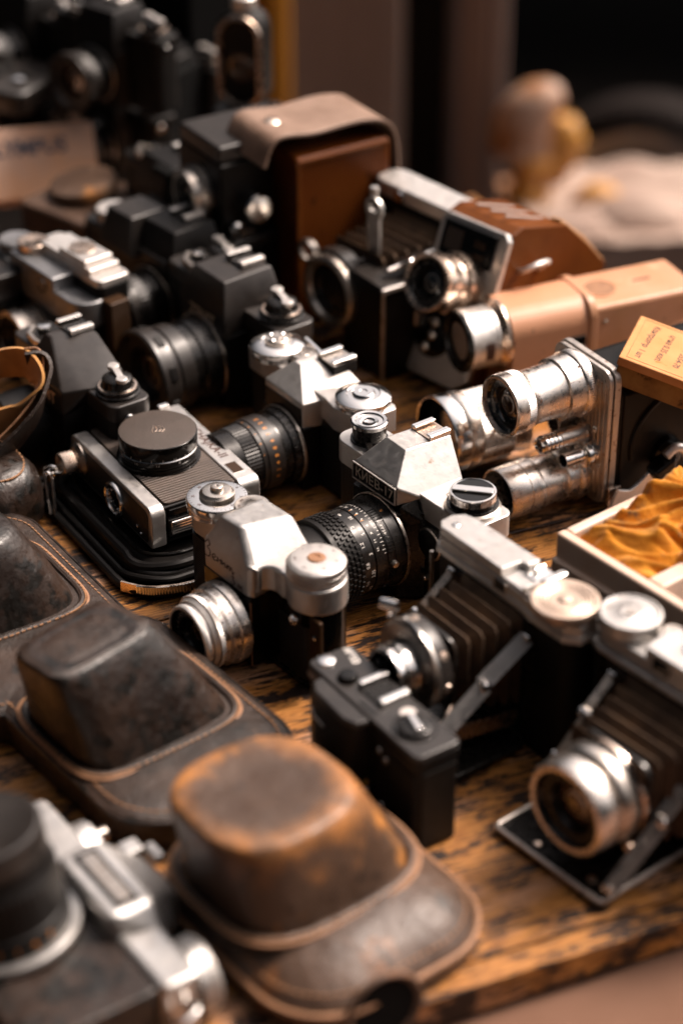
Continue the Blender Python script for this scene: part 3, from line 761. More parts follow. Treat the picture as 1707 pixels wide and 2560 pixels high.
# ------------------------------------------------------------------ silver reflex behind, brown nameplate
def ttl():
    t = thing('reflex_camera', 'silver reflex camera with a blank brown nameplate and black lens with orange numerals', 'camera', (-14.7, 1281, 0), -54, s=.95)
    g = MB(); g.prism(rrect(-69, 70, -16, 16, 9), 3, 58); obj('body', g, 'leatherette', t, bevel=.8)
    g = MB(); g.prism(rrect(-69.5, 70.5, -16.5, 16.5, 9.5), 0, 3.1); obj('base_plate', g, 'black_metal', t, bevel=.5)
    g = MB(); g.box((-2, -23, 26), (52, 16, 50)); obj('mirror_box', g, 'black_satin', t, bevel=1)
    g = MB()
    out = [(22, -17), (30, -17), (44, -20), (66, -17), (71, -10), (71, 14), (66, 17), (-66, 17), (-70, 12), (-70, -12), (-65, -17), (-28, -17)]
    g.prism(out, 57, 75)
    g.hull([(-25, -30, 46), (21.5, -30, 46), (-25, -30, 70.5), (21.5, -30, 69.5), (-28, 17, 58), (30, 17, 58), (34, 16, 74), (-30, 16, 74), (22, -17, 58), (-28, -17, 58), (-12, -13, 85), (-5, -13, 85), (-12, 16, 85), (-4, 16, 85)])
    cov = obj('top_cover', g, 'bright_silver', t, bevel=.9, seg=3)
    g = MB(); g.box((-1.8, -30.2, 57.6), (42, 1.0, 15)); pl = obj('nameplate', g, 'brown_plate', cov, bevel=.2)
    g = MB(); g.box((-1.8, -30.4, 49.5), (42, .8, 1.1)); g.box((-23, -30.4, 57.6), (1, .8, 16)); g.box((19.4, -30.4, 57.6), (1, .8, 16)); obj('frame', g, 'black_metal', pl, bevel=.15)
    hot_shoe(t, 4, 12, 86, w=20, d=20, plate='chrome_dull', base=9)
    for x, y, nm in ((-45.7, -5, 'wind_dial'), (52, 0, 'rewind_knob')):
        g = MB(); g.lathe([(75, 18.5), (77.6, 18.5), (77.7, 17.6), (79.2, 17.8), (79.3, 19.6, .35), (82.6, 19.8, .35), (83, 19.4), (84.2, 17.0), (85, 13.6), (85.2, 12), (84.6, 11.4), (84.6, 8.4), (86, 7.8), (86.6, 7), (86.6, 3), (86, 2.4), (86, .1)], tr(x, y, -1.5), 200)
        d = obj(nm, g, 'chrome', t)
        if x < 0:
            g = MB(); g.lathe([(83, 9.4), (86.4, 9), (87, 8.2), (87, 5), (88, 4), (88, .1)], tr(x, y, 0)); obj('button', g, 'chrome_dull', d)
            for k in range(4):
                g = MB(); g.lathe([(0, 2.2), (1.2, 2.1), (1.9, 1.2), (2, .1)], tr(x, y, 86.4) @ rot('Z', 20+90*k) @ tr(6.2, 0, 0), 20); obj('stud', g, 'chrome', d)
    d = dial(t, -22, 2, 75, 9.6, 7, 'speed_dial', 'chrome_dull', .4, 72, .6)
    lever(t, [(-40, 16), (-28, 14), (-16, 12), (-9, 8)], 81, 4, 'chrome', 3)
    # lens
    T = front(0, -31, 29)
    g = MB(); g.lathe([(0, 27.5), (1, 29), (3.4, 29), (3.6, 27.6), (9, 27), (9.2, 25.6), (15, 25.2), (15.2, 26.4), (17, 26.6)], T, 96); lb = obj('lens_barrel', g, 'black_metal', t)
    g = MB(); g.lathe([(.8, 29.6), (2.6, 29.6), (3, 29)], T, 96, caps=(False, False)); obj('mount_ring', g, 'chrome_dull', lb)
    g = MB(); g.lathe([(17, 26.6), (17.4, 27.2), (30, 27), (30.2, 26.2), (34, 26), (34.2, 25.2)], T, 96, caps=(False, False)); obj('focus_ring', g, 'black_grey', lb)
    g = MB(); g.lathe([(34, 25.2, .5), (46, 25, .5), (46.4, 24.2), (52, 24), (52.2, 24.6, .2), (58, 24.4, .2), (58.6, 23.4), (58.6, 21.6), (56, 21)], T, 120, caps=(False, False)); obj('front_ring', g, 'ring_ribbed' if 'ring_ribbed' in MATS else 'black_metal', lb)
    lens_glass(lb, T, 21.4, 58, 9)
    g = MB()
    for i, s_ in enumerate(['8', '2', '4', '8', '8', '6', '7', '8', '2', '5']):
        add_text(g, s_, 4.4, T, wrap=(27.16, radians(-12+i*11.5), 23.5), bold=.03)
        if i % 2: add_text(g, s_, 3.0, T, wrap=(26.1, radians(20+i*9), 32))
    obj('orange_numerals', g, 'paint_orange', lb)
    g = MB()
    for k in range(14): g.box((27.2, 0, 6), (1, 2.4, 4.6), T @ rot('Z', k*14-20))
    obj('ring_ribs', g, 'black_grey', lb, bevel=.2)
    return t
ttl()

# ------------------------------------------------------------------ compact camera lying on its back in its open case
CH = (-116.6, 1216.4); CHR = -58.4
def case_open():
    t = thing('camera_case', 'open black leather case under the camera that lies on its back', 'camera case', (CH[0], CH[1], 0), CHR, s=1.024)
    g = MB(); g.prism(rrect(-66, 78, -56, 52, 26, 10), 0, 12); obj('base', g, 'black_satin', t, bevel=3, seg=3)
    for k, (of, z, r) in enumerate(((-1, 13, 3.6), (-6, 17.5, 1.5), (4, 7, 2.4))):
        g = MB(); pts = []
        for i, (x, y) in enumerate(rrect(-64-of, 74+of, -54-of, 50+of, 26, 12)):
            w = noise.noise(Vector((x*.03, y*.03, k*4)))
            pts.append((x + w*3.4, y + w*3.4, z + w*3.0))
        g.tube(pts, r, 10, closed=True); obj('rim_fold', g, 'black_satin' if k != 1 else 'black_gloss', t)
    g = MB(); g.tube([(x, y, 4) for x, y in rrect(-70, 86, -64, 58, 30, 12)], 3.0, 10, closed=True)
    g.prism(rrect(-68, 84, -62, 56, 29, 10), 0, 3.4); obj('flap', g, 'black_satin', t)
    # metal edged lip with a row of small bright teeth
    g = MB(); pts = smooth_line([(66, -66, 6), (80, -54, 6), (88, -34, 6), (90, -8, 6)]); g.strip(pts, 7, 1.4, side=(0, 0, 1)); obj('lip', g, 'ring_copper', t)
    g = MB()
    for i in range(4, len(pts)-2):
        for q in (0, .5):
            p = pts[i].lerp(pts[i+1], q); g.lathe([(-2.6, .9), (2.6, .9)], tr(p.x+1, p.y-.8, p.z+1), 8)
    obj('teeth', g, 'chrome', t)
case_open()
def chajka():
    t = thing('compact_camera', 'silver camera with ribbed brown front lying on its back in an open black case', 'camera', (CH[0], CH[1], 18), CHR, s=1.024)
    g = MB(); g.box((0, 0, 13.6), (110, 74, 26.6)); obj('body', g, 'black_gloss', t, bevel=1.5)
    g = MB()
    def band(y0, y1, r, x0=-56.5, x1=56.5):
        # silver cover wrapping the edge: rounded toward the front face
        pr = rrect(x0, x1, 0, 28.6, (2, 6, 6, 2), 6)
        g.prism(pr, y0, y1, Matrix(((1,0,0,0),(0,0,1,0),(0,1,0,0),(0,0,0,1))))
    band(24, 39, 4); o = obj('top_cover', g, 'satin_silver', t, bevel=1.2, seg=3)
    g2 = MB(); add_text(g2, 'CHAJKA-II', 8.6, tr(3, 31.3, 28.66), bold=.22, space=1.08); obj('lettering', g2, 'print_ink', o)
    g2 = MB(); g2.box((38, 30.5, 28.3), (13.5, 8.4, 1)); wd = obj('window_frame', g2, 'chrome_dull', o, bevel=.3)
    g2 = MB(); g2.box((38, 30.5, 28.5), (12, 7, .8)); obj('window', g2, 'brown_plate', wd)
    g = MB(); band(-39, -28.5, 4, -57, 57); o = obj('bottom_cover', g, 'satin_silver', t, bevel=1.2, seg=3)
    # dark bottom face with ring, knob and screws
    T = front(0, -39, 0)
    g2 = MB(); g2.prism(rrect(-53, 53, 2.5, 25.5, 4), 0, .4, T); obj('bottom_face', g2, 'black_grey', o, bevel=.15)
    g2 = MB(); g2.lathe([(0, 12.4), (1.4, 12.4), (2.6, 12.0, .25), (2.9, 11), (2.4, 9.6), (.6, 9.2)], T @ tr(8, 11.5, 0), 80, caps=(False, False)); r_ = obj('tripod_ring', g2, 'chrome', t)
    g2 = MB(); g2.lathe([(.4, 9.4), (.9, 9.2), (.9, 5.0), (.5, 4.8), (.5, .1)], T @ tr(8, 11.5, 0), 48); obj('ring_well', g2, 'glass_dark', r_)
    for a in (40, 130, 220, 310): screw(r_, T @ tr(8+6.6*cos(radians(a)), 11.5+6.6*sin(radians(a)), .8), .9)
    g2 = MB(); g2.lathe([(0, 12), (1.6, 12), (3.4, 9.6), (4.2, 8.4)], T @ tr(-43, 15, 0)); k = obj('knob_collar', g2, 'chrome_dull', t)
    g2 = MB(); g2.lathe([(4, 6.4), (5.4, 7.4), (5.6, 7.6, .4), (14, 7.6, .4), (14.4, 7.2), (15, 6.4), (15, .1)], T @ tr(-43, 15, 0), 80); obj('knob', g2, 'ring_copper', k)
    screw(t, T @ tr(38, 8, .3), 1.3); screw(t, T @ tr(43, 5, .3), 1.0)
    # front leatherette
    g = MB(); g.prism(rrect(-53, 53, -27, 23.4, 3), 26.4, 28.1); obj('leatherette', g, 'chajka_leatherette', t, bevel=.4)
    # right end plate
    g = MB(); g.box((55.8, -2, 12), (3, 50, 12)); e = obj('end_plate', g, 'black_metal', t, bevel=.5)
    g = MB(); g.box((57.2, -9, 12), (2.0, 33, 9.5)); e2 = obj('latch', g, 'chrome', e, bevel=.9)
    g = MB()
    for k in range(4): g.box((58.2, -9 + (-8 if k < 2 else 8)*0, 9.2+k*1.9), (.5, 30, .7))
    obj('grooves', g, 'black_gloss', e2)
    screw(e2, tr(58, -9, 12) @ rot('Y', 90), 2.6)
    g = MB(); g.box((56.2, -2, 23.8), (1.8, 48, 2.4)); g.box((56.2, 21, 14), (1.8, 3, 22)); obj('end_trim', g, 'black_gloss', e, bevel=.3)
    lug(t, 58, 27, 17, r=4.4)
    g = MB(); g.lathe([(0, 2.8), (1.6, 2.8), (3, 1.6), (3.1, .1)], tr(-31, -1, 28), 24); g.lathe([(0, 2.4), (2.4, 2.2), (2.8, .1)], tr(-54, 13, 27), 24); obj('stud', g, 'chrome', t)
    g = MB(); g.box((-52.5, 27, 30), (4, 8, 3)); obj('catch', g, 'chrome', t, bevel=1)
    # lens
    T = tr(-1, -3, 28) @ Matrix.Diagonal((1, 1, .74, 1))
    g = MB(); g.lathe([(0, 27), (1.2, 27), (1.4, 26.2), (4.2, 26.2), (4.4, 25.4, .25), (6.4, 25.4, .25), (6.6, 24.6), (10.5, 24.4), (10.7, 25)], T, 140); lb = obj('lens_barrel', g, 'black_gloss', t)
    g = MB(); g.lathe([(10.6, 24.9), (11.6, 25.2), (12.2, 24.8)], T, 120, caps=(False, False)); obj('white_line', g, 'chrome', lb)
    g = MB()
    for a in range(0, 360, 17): tick(g, 24.62, radians(a), 11.8, 14.6, .45, T)
    for a, s_ in ((-62, '16'), (-28, '11'), (6, '8'), (-96, '22')): add_text(g, s_, 2.9, T, wrap=(24.62, radians(a), 8.6))
    obj('scale', g, 'paint_white', lb)
    g = MB(); g.lathe([(12, 24.4), (15, 24.3)], T, 120, caps=(False, False)); obj('barrel_ring', g, 'black_gloss', lb)
    cap = obj('lens_cap', MB().lathe([(14.6, 24.6), (14.8, 25.2), (24.2, 25.4), (25.4, 25.2), (25.9, 24.6)], T, 140), 'black_gloss', t)
    g = MB(); g.lathe([(25, 24.9), (25.9, 24.7), (26.2, 23.8), (26.2, .1)], T, 120); obj('cap_leather', g, 'cap_leather', cap)
    g = MB()
    em = [(-3, -4.4, 0), (3, -2.9, 0), (4.6, 0, 0), (3, 2.9, 0), (-3, 4.4, 0), (-3, -4.4, 0)]
    g.tube([(x, y, 26.25) for x, y, _ in em], .38, 6, T @ rot('Z', -2) @ tr(0, 0, 0) @ rot('Z', 90+58) @ rot('Z', -90))
    em2 = smooth_line([(-1.4, 3.6, 26.2), (-.2, 0, 26.2), (-1.4, -3.6, 26.2)])
    g.tube(em2, .3, 6, T @ rot('Z', 58)); g.tube(smooth_line([(1, 3, 26.2), (2.2, 0, 26.2), (1, -3, 26.2)]), .3, 6, T @ rot('Z', 58))
    obj('emblem', g, 'ring_copper', cap)
    # wrist chain from the knob
    c = thing('strap_clip', 'chrome ring and wire clip hooked to the winding knob of the lying camera', 'clip', (0, 0, 0))
    p0 = at(160, 1172, 30); p1 = at(118, 1180, 30)
    for i in range(3):
        q = p0.lerp(p1, (i+.3)/3); g = MB()
        g.tube([(q.x + 4.6*cos(2*pi*k/16), q.y + (3.4*sin(2*pi*k/16) if i % 2 else 1), q.z + (0 if i % 2 else 3.6*sin(2*pi*k/16))) for k in range(16)], 1.0, 7, closed=True); obj('link', g, 'chrome', c)
    g = MB(); a = at(112, 1182, 31); b_ = at(128, 1285, 6); a2 = at(132, 1195, 28); b2 = at(140, 1290, 5)
    g.tube(smooth_line([tuple(b_), tuple(a.lerp(b_, .1)), tuple(a), tuple(a.lerp(a2, .5) + Vector((0, 0, 2))), tuple(a2), tuple(a2.lerp(b2, .1)), tuple(b2)]), 1.2, 8); obj('clip', g, 'chrome', c)
    g = MB(); q = at(102, 1235, 12); g.box((q.x, q.y, q.z), (7, 5, 26), I4); tb_ = obj('tab', g, 'black_satin', c, bevel=1)
    for yy in (1205, 1250):
        q = at(107, yy, 20 if yy < 1220 else 8); g = MB(); g.lathe([(0, 2.6), (1.2, 2.4), (2, .8)], dirT(tuple(q + Vector((0, -4, 0))), (-.3, -1, .5)), 20); obj('rivet', g, 'chrome_dull', c)
chajka()

# ------------------------------------------------------------------ small black compact
def compact():
    t = thing('compact_camera', 'small black compact camera with two bright flash shoe rails and slotted dial', 'camera', (22, 928.6, 0), -56, s=.962)
    g = MB(); g.prism(rrect(-54, 54, -15, 15, 5), 0, 58); obj('body', g, 'black_satin', t, bevel=1)
    g = MB(); g.prism(rrect(-54.5, 54.5, -15.6, 15.6, 5), 58, 64.5); obj('cover_side', g, 'black_satin', t, bevel=.6)  # darker than the cover top: side shade put into the colour
    g = MB(); g.prism(rrect(-54.4, 54.4, -15.5, 15.5, 5), 64, 68)
    obj('top_cover', g, 'black_grey', t, bevel=1.6, seg=3)
    g = MB(); g.prism([(-40, -13), (-38, -22), (-30, -26), (0, -27), (8, -24), (10.5, -14), (10.5, -9)], 6, 63); lh = obj('lens_housing', g, 'black_satin', t, bevel=1.0, seg=3)
    g = MB(); g.prism([(-40, -13), (-38, -22), (-30, -26), (0, -27), (8, -24), (10.5, -14), (10.5, -9)], 61, 66.5); obj('housing_top', g, 'black_grey', lh, bevel=1.8, seg=3)  # paler cap on the dark housing: top light put into the colour
    g = MB(); g.box((2, -11.2, 68.1), (15, 1.2, .8)); obj('seam', g, 'black_gloss', t)
    g = MB(); g.prism(rrect(30, 53, -15.9, -15, .3), 6, 54); g.box((54.4, 0, 30), (.8, 22, 50)); obj('grip_panel', g, 'leatherette', t)
    g = MB(); g.lathe([(67.6, 6), (69, 5.4), (69.6, 4), (69.8, .1)], tr(-48, -6, 0), 40); obj('contact', g, 'chrome', t)
    g = MB(); g.lathe([(67.6, 6.4), (69.4, 6.2), (71.4, 5), (71.8, 3.6), (71.4, .1)], tr(-27, -5, 0), 40); obj('shutter_button', g, 'black_gloss', t)
    g = MB(); add_text(g, 'АВТО', 5.8, tr(-44, 9, 68.1) @ rot('Z', -12), bold=.35); obj('lettering', g, 'paint_white', t)
    g = MB()
    g.box((-6, 4, 68.6), (20, 19, 1.0))
    for k in range(6): g.box((-11+k*2.2, 4, 69.3), (.9, 16, .8))
    sp = obj('shoe_plate', g, 'black_metal', t, bevel=.2)
    g = MB()
    for xx in (-16, 4): g.box((xx, 5, 71), (3.6, 19, 2.2)); g.box((xx + (1.6 if xx > 0 else -1.6), 5, 69.6), (1.2, 19, 3.0))
    obj('hot_shoe', g, 'chrome', sp, bevel=.9, seg=3)
    g = MB(); g.lathe([(67.9, 13), (68.6, 12.8), (68.7, 12), (67.4, 11.6), (67.4, 9.6)], tr(31, 0, 0)); d = obj('dial_well', g, 'black_gloss', t)
    g = MB(); g.lathe([(67.5, 10), (70.6, 9.8), (71, 9), (71, .1)], tr(31, 0, 0)); d2 = obj('rewind_dial', g, 'black_metal', d)
    g = MB(); g.box((31, 0, 72), (15.5, 5.0, 3), tr(31, 0, 0) @ rot('Z', -14) @ tr(-31, 0, 0)); obj('handle', g, 'chrome', d2, bevel=1.3, seg=3)
    g = MB(); g.lathe([(67.9, 5), (68.5, 4.7), (68.6, .1)], tr(18, 5, 0), 30); obj('counter', g, 'pale_plate', t)
    # focus scale on the side of the housing
    for (z, mt) in ((24, 'paint_yellow'), (19, 'paint_white'), (14, 'paint_red'), (9.5, 'paint_orange')):
        g = MB(); g.lathe([(0, 1.5), (.4, 1.4), (.5, .1)], dirT((10.4, -18, z), (1, -.2, 0)), 16)
        g.lathe([(0, 1.2), (.4, 1.1), (.5, .1)], dirT((9.6, -22.4, z+.4), (1, -.3, 0)), 16); obj('focus_mark', g, mt, t)
    for x, z in ((20, 52), (26, 49)):
        g = MB(); g.lathe([(0, 2), (.8, 1.8), (1, .1)], front(x, -15.6, z), 20); obj('screw', g, 'chrome_dull', t)
    g = MB(); g.lathe([(0, 2.6), (1, 2.4), (1.2, .1)], front(22, -15.6, 14), 20); obj('lever', g, 'chrome_dull', t)
    g = MB(); add_text(g, 'АВТО', 5, front(-46, -15.65, 61), bold=.1); obj('front_lettering', g, 'pale_plate', t)
    g = MB(); g.tube([(-34, -25, 52), (-28, -27.2, 50), (-18, -27.8, 49.4)], .7, 8); obj('cover_slide', g, 'chrome_dull', t)
compact()

# ------------------------------------------------------------------ folding cameras
def bellows(parent, c0, w0, h0, c1, w1, h1, n=7, amp=3.2):
    """concertina along y from centre c0=(x,y,z) to c1"""
    g = MB(); rings = []
    for i in range(2*n+1):
        t = i/(2*n); k = 0 if i % 2 else 1
        x = c0[0]+(c1[0]-c0[0])*t; y = c0[1]+(c1[1]-c0[1])*t; z = c0[2]+(c1[2]-c0[2])*t
        w = (w0+(w1-w0)*t)/2 + (amp*.5 if k else -amp*.5); h = (h0+(h1-h0)*t)/2 + (amp*.5 if k else -amp*.5)
        c = 3.0
        ring = [(x-w+c, y, z-h), (x+w-c, y, z-h), (x+w, y, z-h+c), (x+w, y, z+h-c), (x+w-c, y, z+h), (x-w+c, y, z+h), (x-w, y, z+h-c), (x-w, y, z-h+c)]
        rings.append(ring)
    g.loft(rings); o = obj('bellows', g, 'bellows', parent, bevel=.35, seg=2)
    return o
def strut(parent, a, b, w=6, m='chrome_dull'):
    a, b = Vector(a), Vector(b); g = MB(); mid = a.lerp(b, .5) + Vector((0, 0, 1.5))
    d = (b-a).normalized(); up = d.cross(Vector((1, 0, 0))).normalized()
    if up.z < 0: up = -up
    nx_ = (Vector((1, 0, 0))*.75 + up*.66).normalized(); up = d.cross(nx_).normalized()
    for p, q, off in ((a, mid, 0), (mid, b, 1.8)):
        g.strip([tuple(p + Vector((off, 0, 0))), tuple(q + Vector((off, 0, 0)))], w, 1.6, side=tuple(up))
        for k in (-1.6, 0, 1.6):
            g.strip([tuple(p + up*k + Vector((off, 0, 0)) + nx_*1.0), tuple(q + up*k + Vector((off, 0, 0)) + nx_*1.0)], .8, .7, side=tuple(up))
    o = obj('strut', g, m, parent, bevel=.2)
    g = MB(); g.lathe([(-2, 3.4), (3.6, 3.4), (4.8, 2.4), (5, .1)], dirT(tuple(mid), (1, 0, 0)), 28); obj('joint', g, 'chrome', o)
    for p in (a, b):
        g = MB(); g.lathe([(-2, 2.4), (2.6, 2.4), (3.4, 1.2), (3.5, .1)], dirT(tuple(p), (1, 0, 0)), 24); obj('pivot', g, 'chrome', o)
    return o
def folding1():
    t = thing('folding_camera', 'folding camera with brown black bellows out and a ringed dial, beside the small black compact', 'camera', (90, 1015, 0), -54)
    g = MB(); g.prism(rrect(-46, 76, -13, 13, 12), 3, 87); obj('body', g, 'leatherette', t, bevel=.8)
    g = MB(); g.prism(rrect(-46.5, 76.5, -13.5, 13.5, 12.5), 0, 2.8); obj('base_plate', g, 'black_metal', t, bevel=.4)
    g = MB(); g.box((11, -14, 48), (66, 3, 76)); g.box((46, -13.4, 45), (1.4, 2.4, 80)); obj('front_frame', g, 'black_metal', t, bevel=.5)
    oct_ = [(-42, -13.5), (-47, -9), (-48, 2), (-44, 9.5), (-34, 12), (30, 13), (66, 14), (77, 7), (78, -7), (70, -14.5), (44, -15.5), (34, -14)]
    g = MB(); g.prism(oct_, 87, 91.5, top=[(x*.985+.4, y*.96) for x, y in oct_])
    g.prism([(x*.975+.5, y*.9) for x, y in oct_], 91, 98)
    cov = obj('top_cover', g, 'satin_silver', t, bevel=.7, seg=3)
    g = MB(); lf = [(-40, -12), (-45, -8), (-46, 1), (-42, 8), (-33, 10.4), (20, 12), (20, 3), (15, 2), (14, -11.6)]
    g.prism(lf, 98, 104.5); 
    g.prism([(14, -11.6), (16, 3), (40, 4), (40, -11.6)], 97.8, 100)
    obj('raised_cover', g, 'satin_silver', cov, bevel=.8, seg=3)
    screw(cov, tr(-36, -4, 104.4), 2.4)
    g = MB(); g.box((15, -12.9, 93.5), (9, .8, 7)); w = obj('finder_window', g, 'glass_dark', cov)
    g = MB(); g.box((20.3, -12.8, 93.5), (1.2, 1.4, 9)); g.box((9.6, -12.8, 93.5), (1.2, 1.4, 9)); obj('frame', g, 'chrome_dull', w, bevel=.2)
    g = MB(); g.box((29, 6, 100), (16, 14, 2)); sh = obj('accessory_shoe', g, 'chrome', cov, bevel=.4)
    g = MB(); g.box((38, 6.5, 103.4), (5.5, 17, 4.6)); g.box((24, 8, 102.6), (3, 9, 3)); obj('shoe_rail', g, 'chrome', sh, bevel=1.4, seg=3)
    lever(cov, [(34, -12), (35, -2), (40, 8), (50, 15), (58, 16)], 101, 5, 'bright_silver', 2.2)
    g = MB(); g.lathe([(98, 15), (99.4, 15), (99.6, 19), (100, 19.4, .3), (104.6, 19.4, .3), (105.2, 19), (105.6, 18), (105.4, 16.6), (105.0, 15.4), (105.3, 14.6), (104.8, 13.4), (105.1, 12.6), (104.6, 11.4), (104.9, 10.6), (104.4, 9.4), (104.7, 8.4), (104.3, 7), (104.5, 4), (105.6, 3.2), (106, 2), (106, .1)], tr(57.5, -2.7, 0), 130); obj('wind_dial', g, 'dial_bronze', t)
    g = MB(); g.box((-46, -13.2, 45), (1.6, 2, 80)); obj('edge_trim', g, 'chrome_dull', t, bevel=.3)
    bellows(t, (11, -15, 56), 52, 58, (9, -57, 58), 40, 42, 5, 5.0)
    # front standard and shutter
    g = MB(); g.prism(rrect(-13, 31, 36, 82, 10), -3, 0, front(0, -57.5, 0)); st_ = obj('front_standard', g, 'black_metal', t, bevel=.6)
    T = front(8.5, -60.4, 61)
    g = MB(); g.lathe([(0, 26), (1, 26.6), (8, 26.6), (8.6, 25.8)], T, 96); s_ = obj('shutter_housing', g, 'black_grey', t)
    g = MB(); g.lathe([(8.2, 26.8), (10.4, 26.8), (11, 26), (11, 17)], T, 96, caps=(False, False)); obj('shutter_ring', g, 'chrome_dull', s_)
    g = MB(); g.lathe([(10.6, 26.2), (12.2, 24.8), (13.2, 17.4)], T, 96, caps=(False, False)); obj('speed_plate', g, 'brushed_plate', s_)
    g = MB(); g.lathe([(12, 16), (13, 16.6), (15.5, 16.6, .15), (19, 16.6), (19.2, 15.8), (22, 15.8), (23, 16.2), (27, 16.2), (27.8, 15.4), (27.6, 13.6), (17, 13)], T, 96, caps=(False, False)); lr = obj('lens_ring', g, 'chrome', s_)
    lens_glass(lr, T, 13.6, 24, 7, 'glass_dark')
    for a in (35, -8, 100):
        g = MB(); g.lathe([(0, 3.0), (.8, 2.8), (1.2, .1)], T @ rot('Z', a) @ tr(26.4, 0, 4) @ rot('Y', 90), 20); obj('screw', g, 'ring_copper', s_)
    g = MB(); g.tube([(-6, -70, 86), (-9, -72, 84), (-9, -72, 90)], 1.5, 8); g.lathe([(-5, 3.2), (5, 3.2)], dirT((-9, -72, 92), (1, .4, .1)), 20)
    g.tube([(3, -70, 88), (9, -70, 89), (16, -70, 86)], 1.2, 8); obj('release_lever', g, 'chrome', s_)
    g = MB(); g.tube(smooth_line([(33, -60, 42), (36, -66, 38), (37, -62, 33), (33, -60, 31)]), 1.1, 8); g.lathe([(0, 3.2), (2.4, 3), (3, .1)], dirT((36, -66, 31), (.6, -1, .3)), 20); obj('catch', g, 'ring_copper', s_)
    strut(t, (43, -16, 76), (41, -76, 34), 9.5, 'satin_silver')
    strut(t, (-24, -16, 84), (-20, -70, 46), 4)
    # bed
    g = MB(); g.prism(rrect(-24, 48, -92, -14, 8), 2, 5); bd = obj('bed', g, 'black_metal', t, bevel=.6)
    g = MB(); g.tube([(x, y, 5) for x, y in rrect(-24, 48, -92, -14, 8)], 1.3, 8, closed=True); obj('bed_rim', g, 'black_metal', bd)
    g = MB(); g.strip([(38, -86, 30), (38, -60, 26), (40, -18, 20)], 10, 1.4, side=(0, 0, 1)); obj('side_plate', g, 'ring_copper', bd, bevel=.3)
folding1()
def folding2():
    t = thing('folding_camera', 'folding camera at the right edge with a large steel lens ring and lowered bed', 'camera', (158, 947, 0), -50)
    g = MB(); g.prism(rrect(-21, 128, -15, 15, 14), 3, 86); obj('body', g, 'leatherette', t, bevel=.8)
    g = MB(); g.box((48, -15, 47), (96, 4, 78)); g.box((-8, -15.6, 45), (1.4, 2.4, 80)); obj('front_frame', g, 'black_metal', t, bevel=.5)
    g = MB(); out = rrect(-23, 130, -17, 15, 14)
    g.prism(out, 85.5, 89.5); sk = obj('cover_skirt', g, 'satin_silver', t, bevel=1.2, seg=3)
    g = MB(); g.prism(rrect(-21, 128, -14, 14, 13), 89.4, 98); cov = obj('top_cover', g, 'satin_silver', t, bevel=1.2, seg=3)
    g = MB(); g.prism([(20, -14.2), (17, 4), (20, 13), (110, 13), (110, -14.2)], 98, 105); rc = obj('raised_cover', g, 'satin_silver', cov, bevel=1.3, seg=3)
    for wx in (32, 84):
        g = MB(); g.box((wx, -14.6, 98.2), (11, .8, 8)); obj('finder_window', g, 'glass_dark', rc)
    g = MB(); g.lathe([(98, 15.5), (99, 15.5), (99.2, 17.4), (106.6, 17.6), (107.4, 17), (107.6, 15.8), (106.8, 15.0), (106.8, 6), (107.2, 5.4), (107, 2), (107.2, .1)], tr(-5, 1, 0), 96); d = obj('wind_dial', g, 'satin_silver', t)
    g = MB(); g.lathe([(106.9, 3.4), (107.7, 3), (107.7, .1)], tr(-5, 1, 0), 24); obj('pin', g, 'chrome_dull', d)
    g = MB(); g.lathe([(98, 6), (101, 6), (101.6, 5), (101.2, .1)], tr(18, 10, 2), 40); g.lathe([(98, 2), (102.4, 1.6), (102.6, .1)], tr(18, 10, 2), 20); obj('release_button', g, 'chrome_dull', t)
    g = MB(); g.lathe([(105, 9), (106, 9), (106.4, 7.6)], tr(40, 6, 0), 40); g.lathe([(106, 5.4), (109, 4.6), (110, 3), (110, .1)], tr(40, 6, 0), 40); obj('rewind_stud', g, 'chrome', t)
    screw(rc, tr(62, -4, 105), 2.8, 'black_gloss')
    bellows(t, (46, -17, 50), 66, 62, (40, -60, 48), 48, 48, 5, 5.0)
    g = MB(); g.prism(rrect(16, 68, 24, 74, 10), -3, 0, front(0, -57.5, 0)); obj('front_standard', g, 'black_metal', t, bevel=.6)
    T = front(41, -60, 48)
    g = MB(); g.lathe([(-2, 28), (1, 28), (1.4, 27.4), (6, 27.4)], T, 96); sh = obj('shutter_housing', g, 'black_metal', t)
    g = MB(); g.lathe([(-1, 28.6), (1.2, 28.6), (1.6, 28)], T, 96, caps=(False, False)); obj('rear_ring', g, 'ring_copper', sh)
    g = MB(); g.lathe([(5, 27.8), (6, 28.4), (12, 28.2), (14, 27.2), (15.5, 25.4), (16, 24.8), (17, 25.2)], T, 96); lr = obj('shutter_ring', g, 'chrome_dull', sh)
    g = MB(); g.lathe([(17, 25), (17.6, 26.6), (20, 27.2), (28, 26.6), (30.4, 25.6), (31, 24.4), (30.6, 22.4), (26, 21.6)], T, 96, caps=(False, False)); fr_ = obj('front_ring', g, 'worn_aluminium', sh)
    lens_glass(fr_, T, 22, 29.6, 8, 'glass_amber', inner=.55)
    g = MB(); g.lathe([(0, 3.6), (2, 3.4), (3.4, 1.6), (3.5, .1)], front(66, -66, 26), 24); obj('catch', g, 'ring_copper', sh)
    strut(t, (74, -18, 66), (70, -86, 12), 9, 'chrome_dull')
    strut(t, (2, -18, 78), (6, -62, 48), 5)
    g = MB(); g.prism(rrect(-9, 70, -90, -16, 3), 1, 3.5); bd = obj('bed', g, 'black_metal', t, bevel=.5)
    g = MB(); g.tube([(x, y, 4.2) for x, y in rrect(-9, 70, -90, -16, 3)], 1.7, 8, closed=True); obj('bed_rim', g, 'rust_edge', bd)
    for x, y in ((16, -82), (54, -80), (58, -64)):
        g = MB(); g.lathe([(3.5, 2.6), (5, 2.2), (5.6, .1)], tr(x, y, 0), 20); obj('rivet', g, 'ring_copper', bd)
folding2()

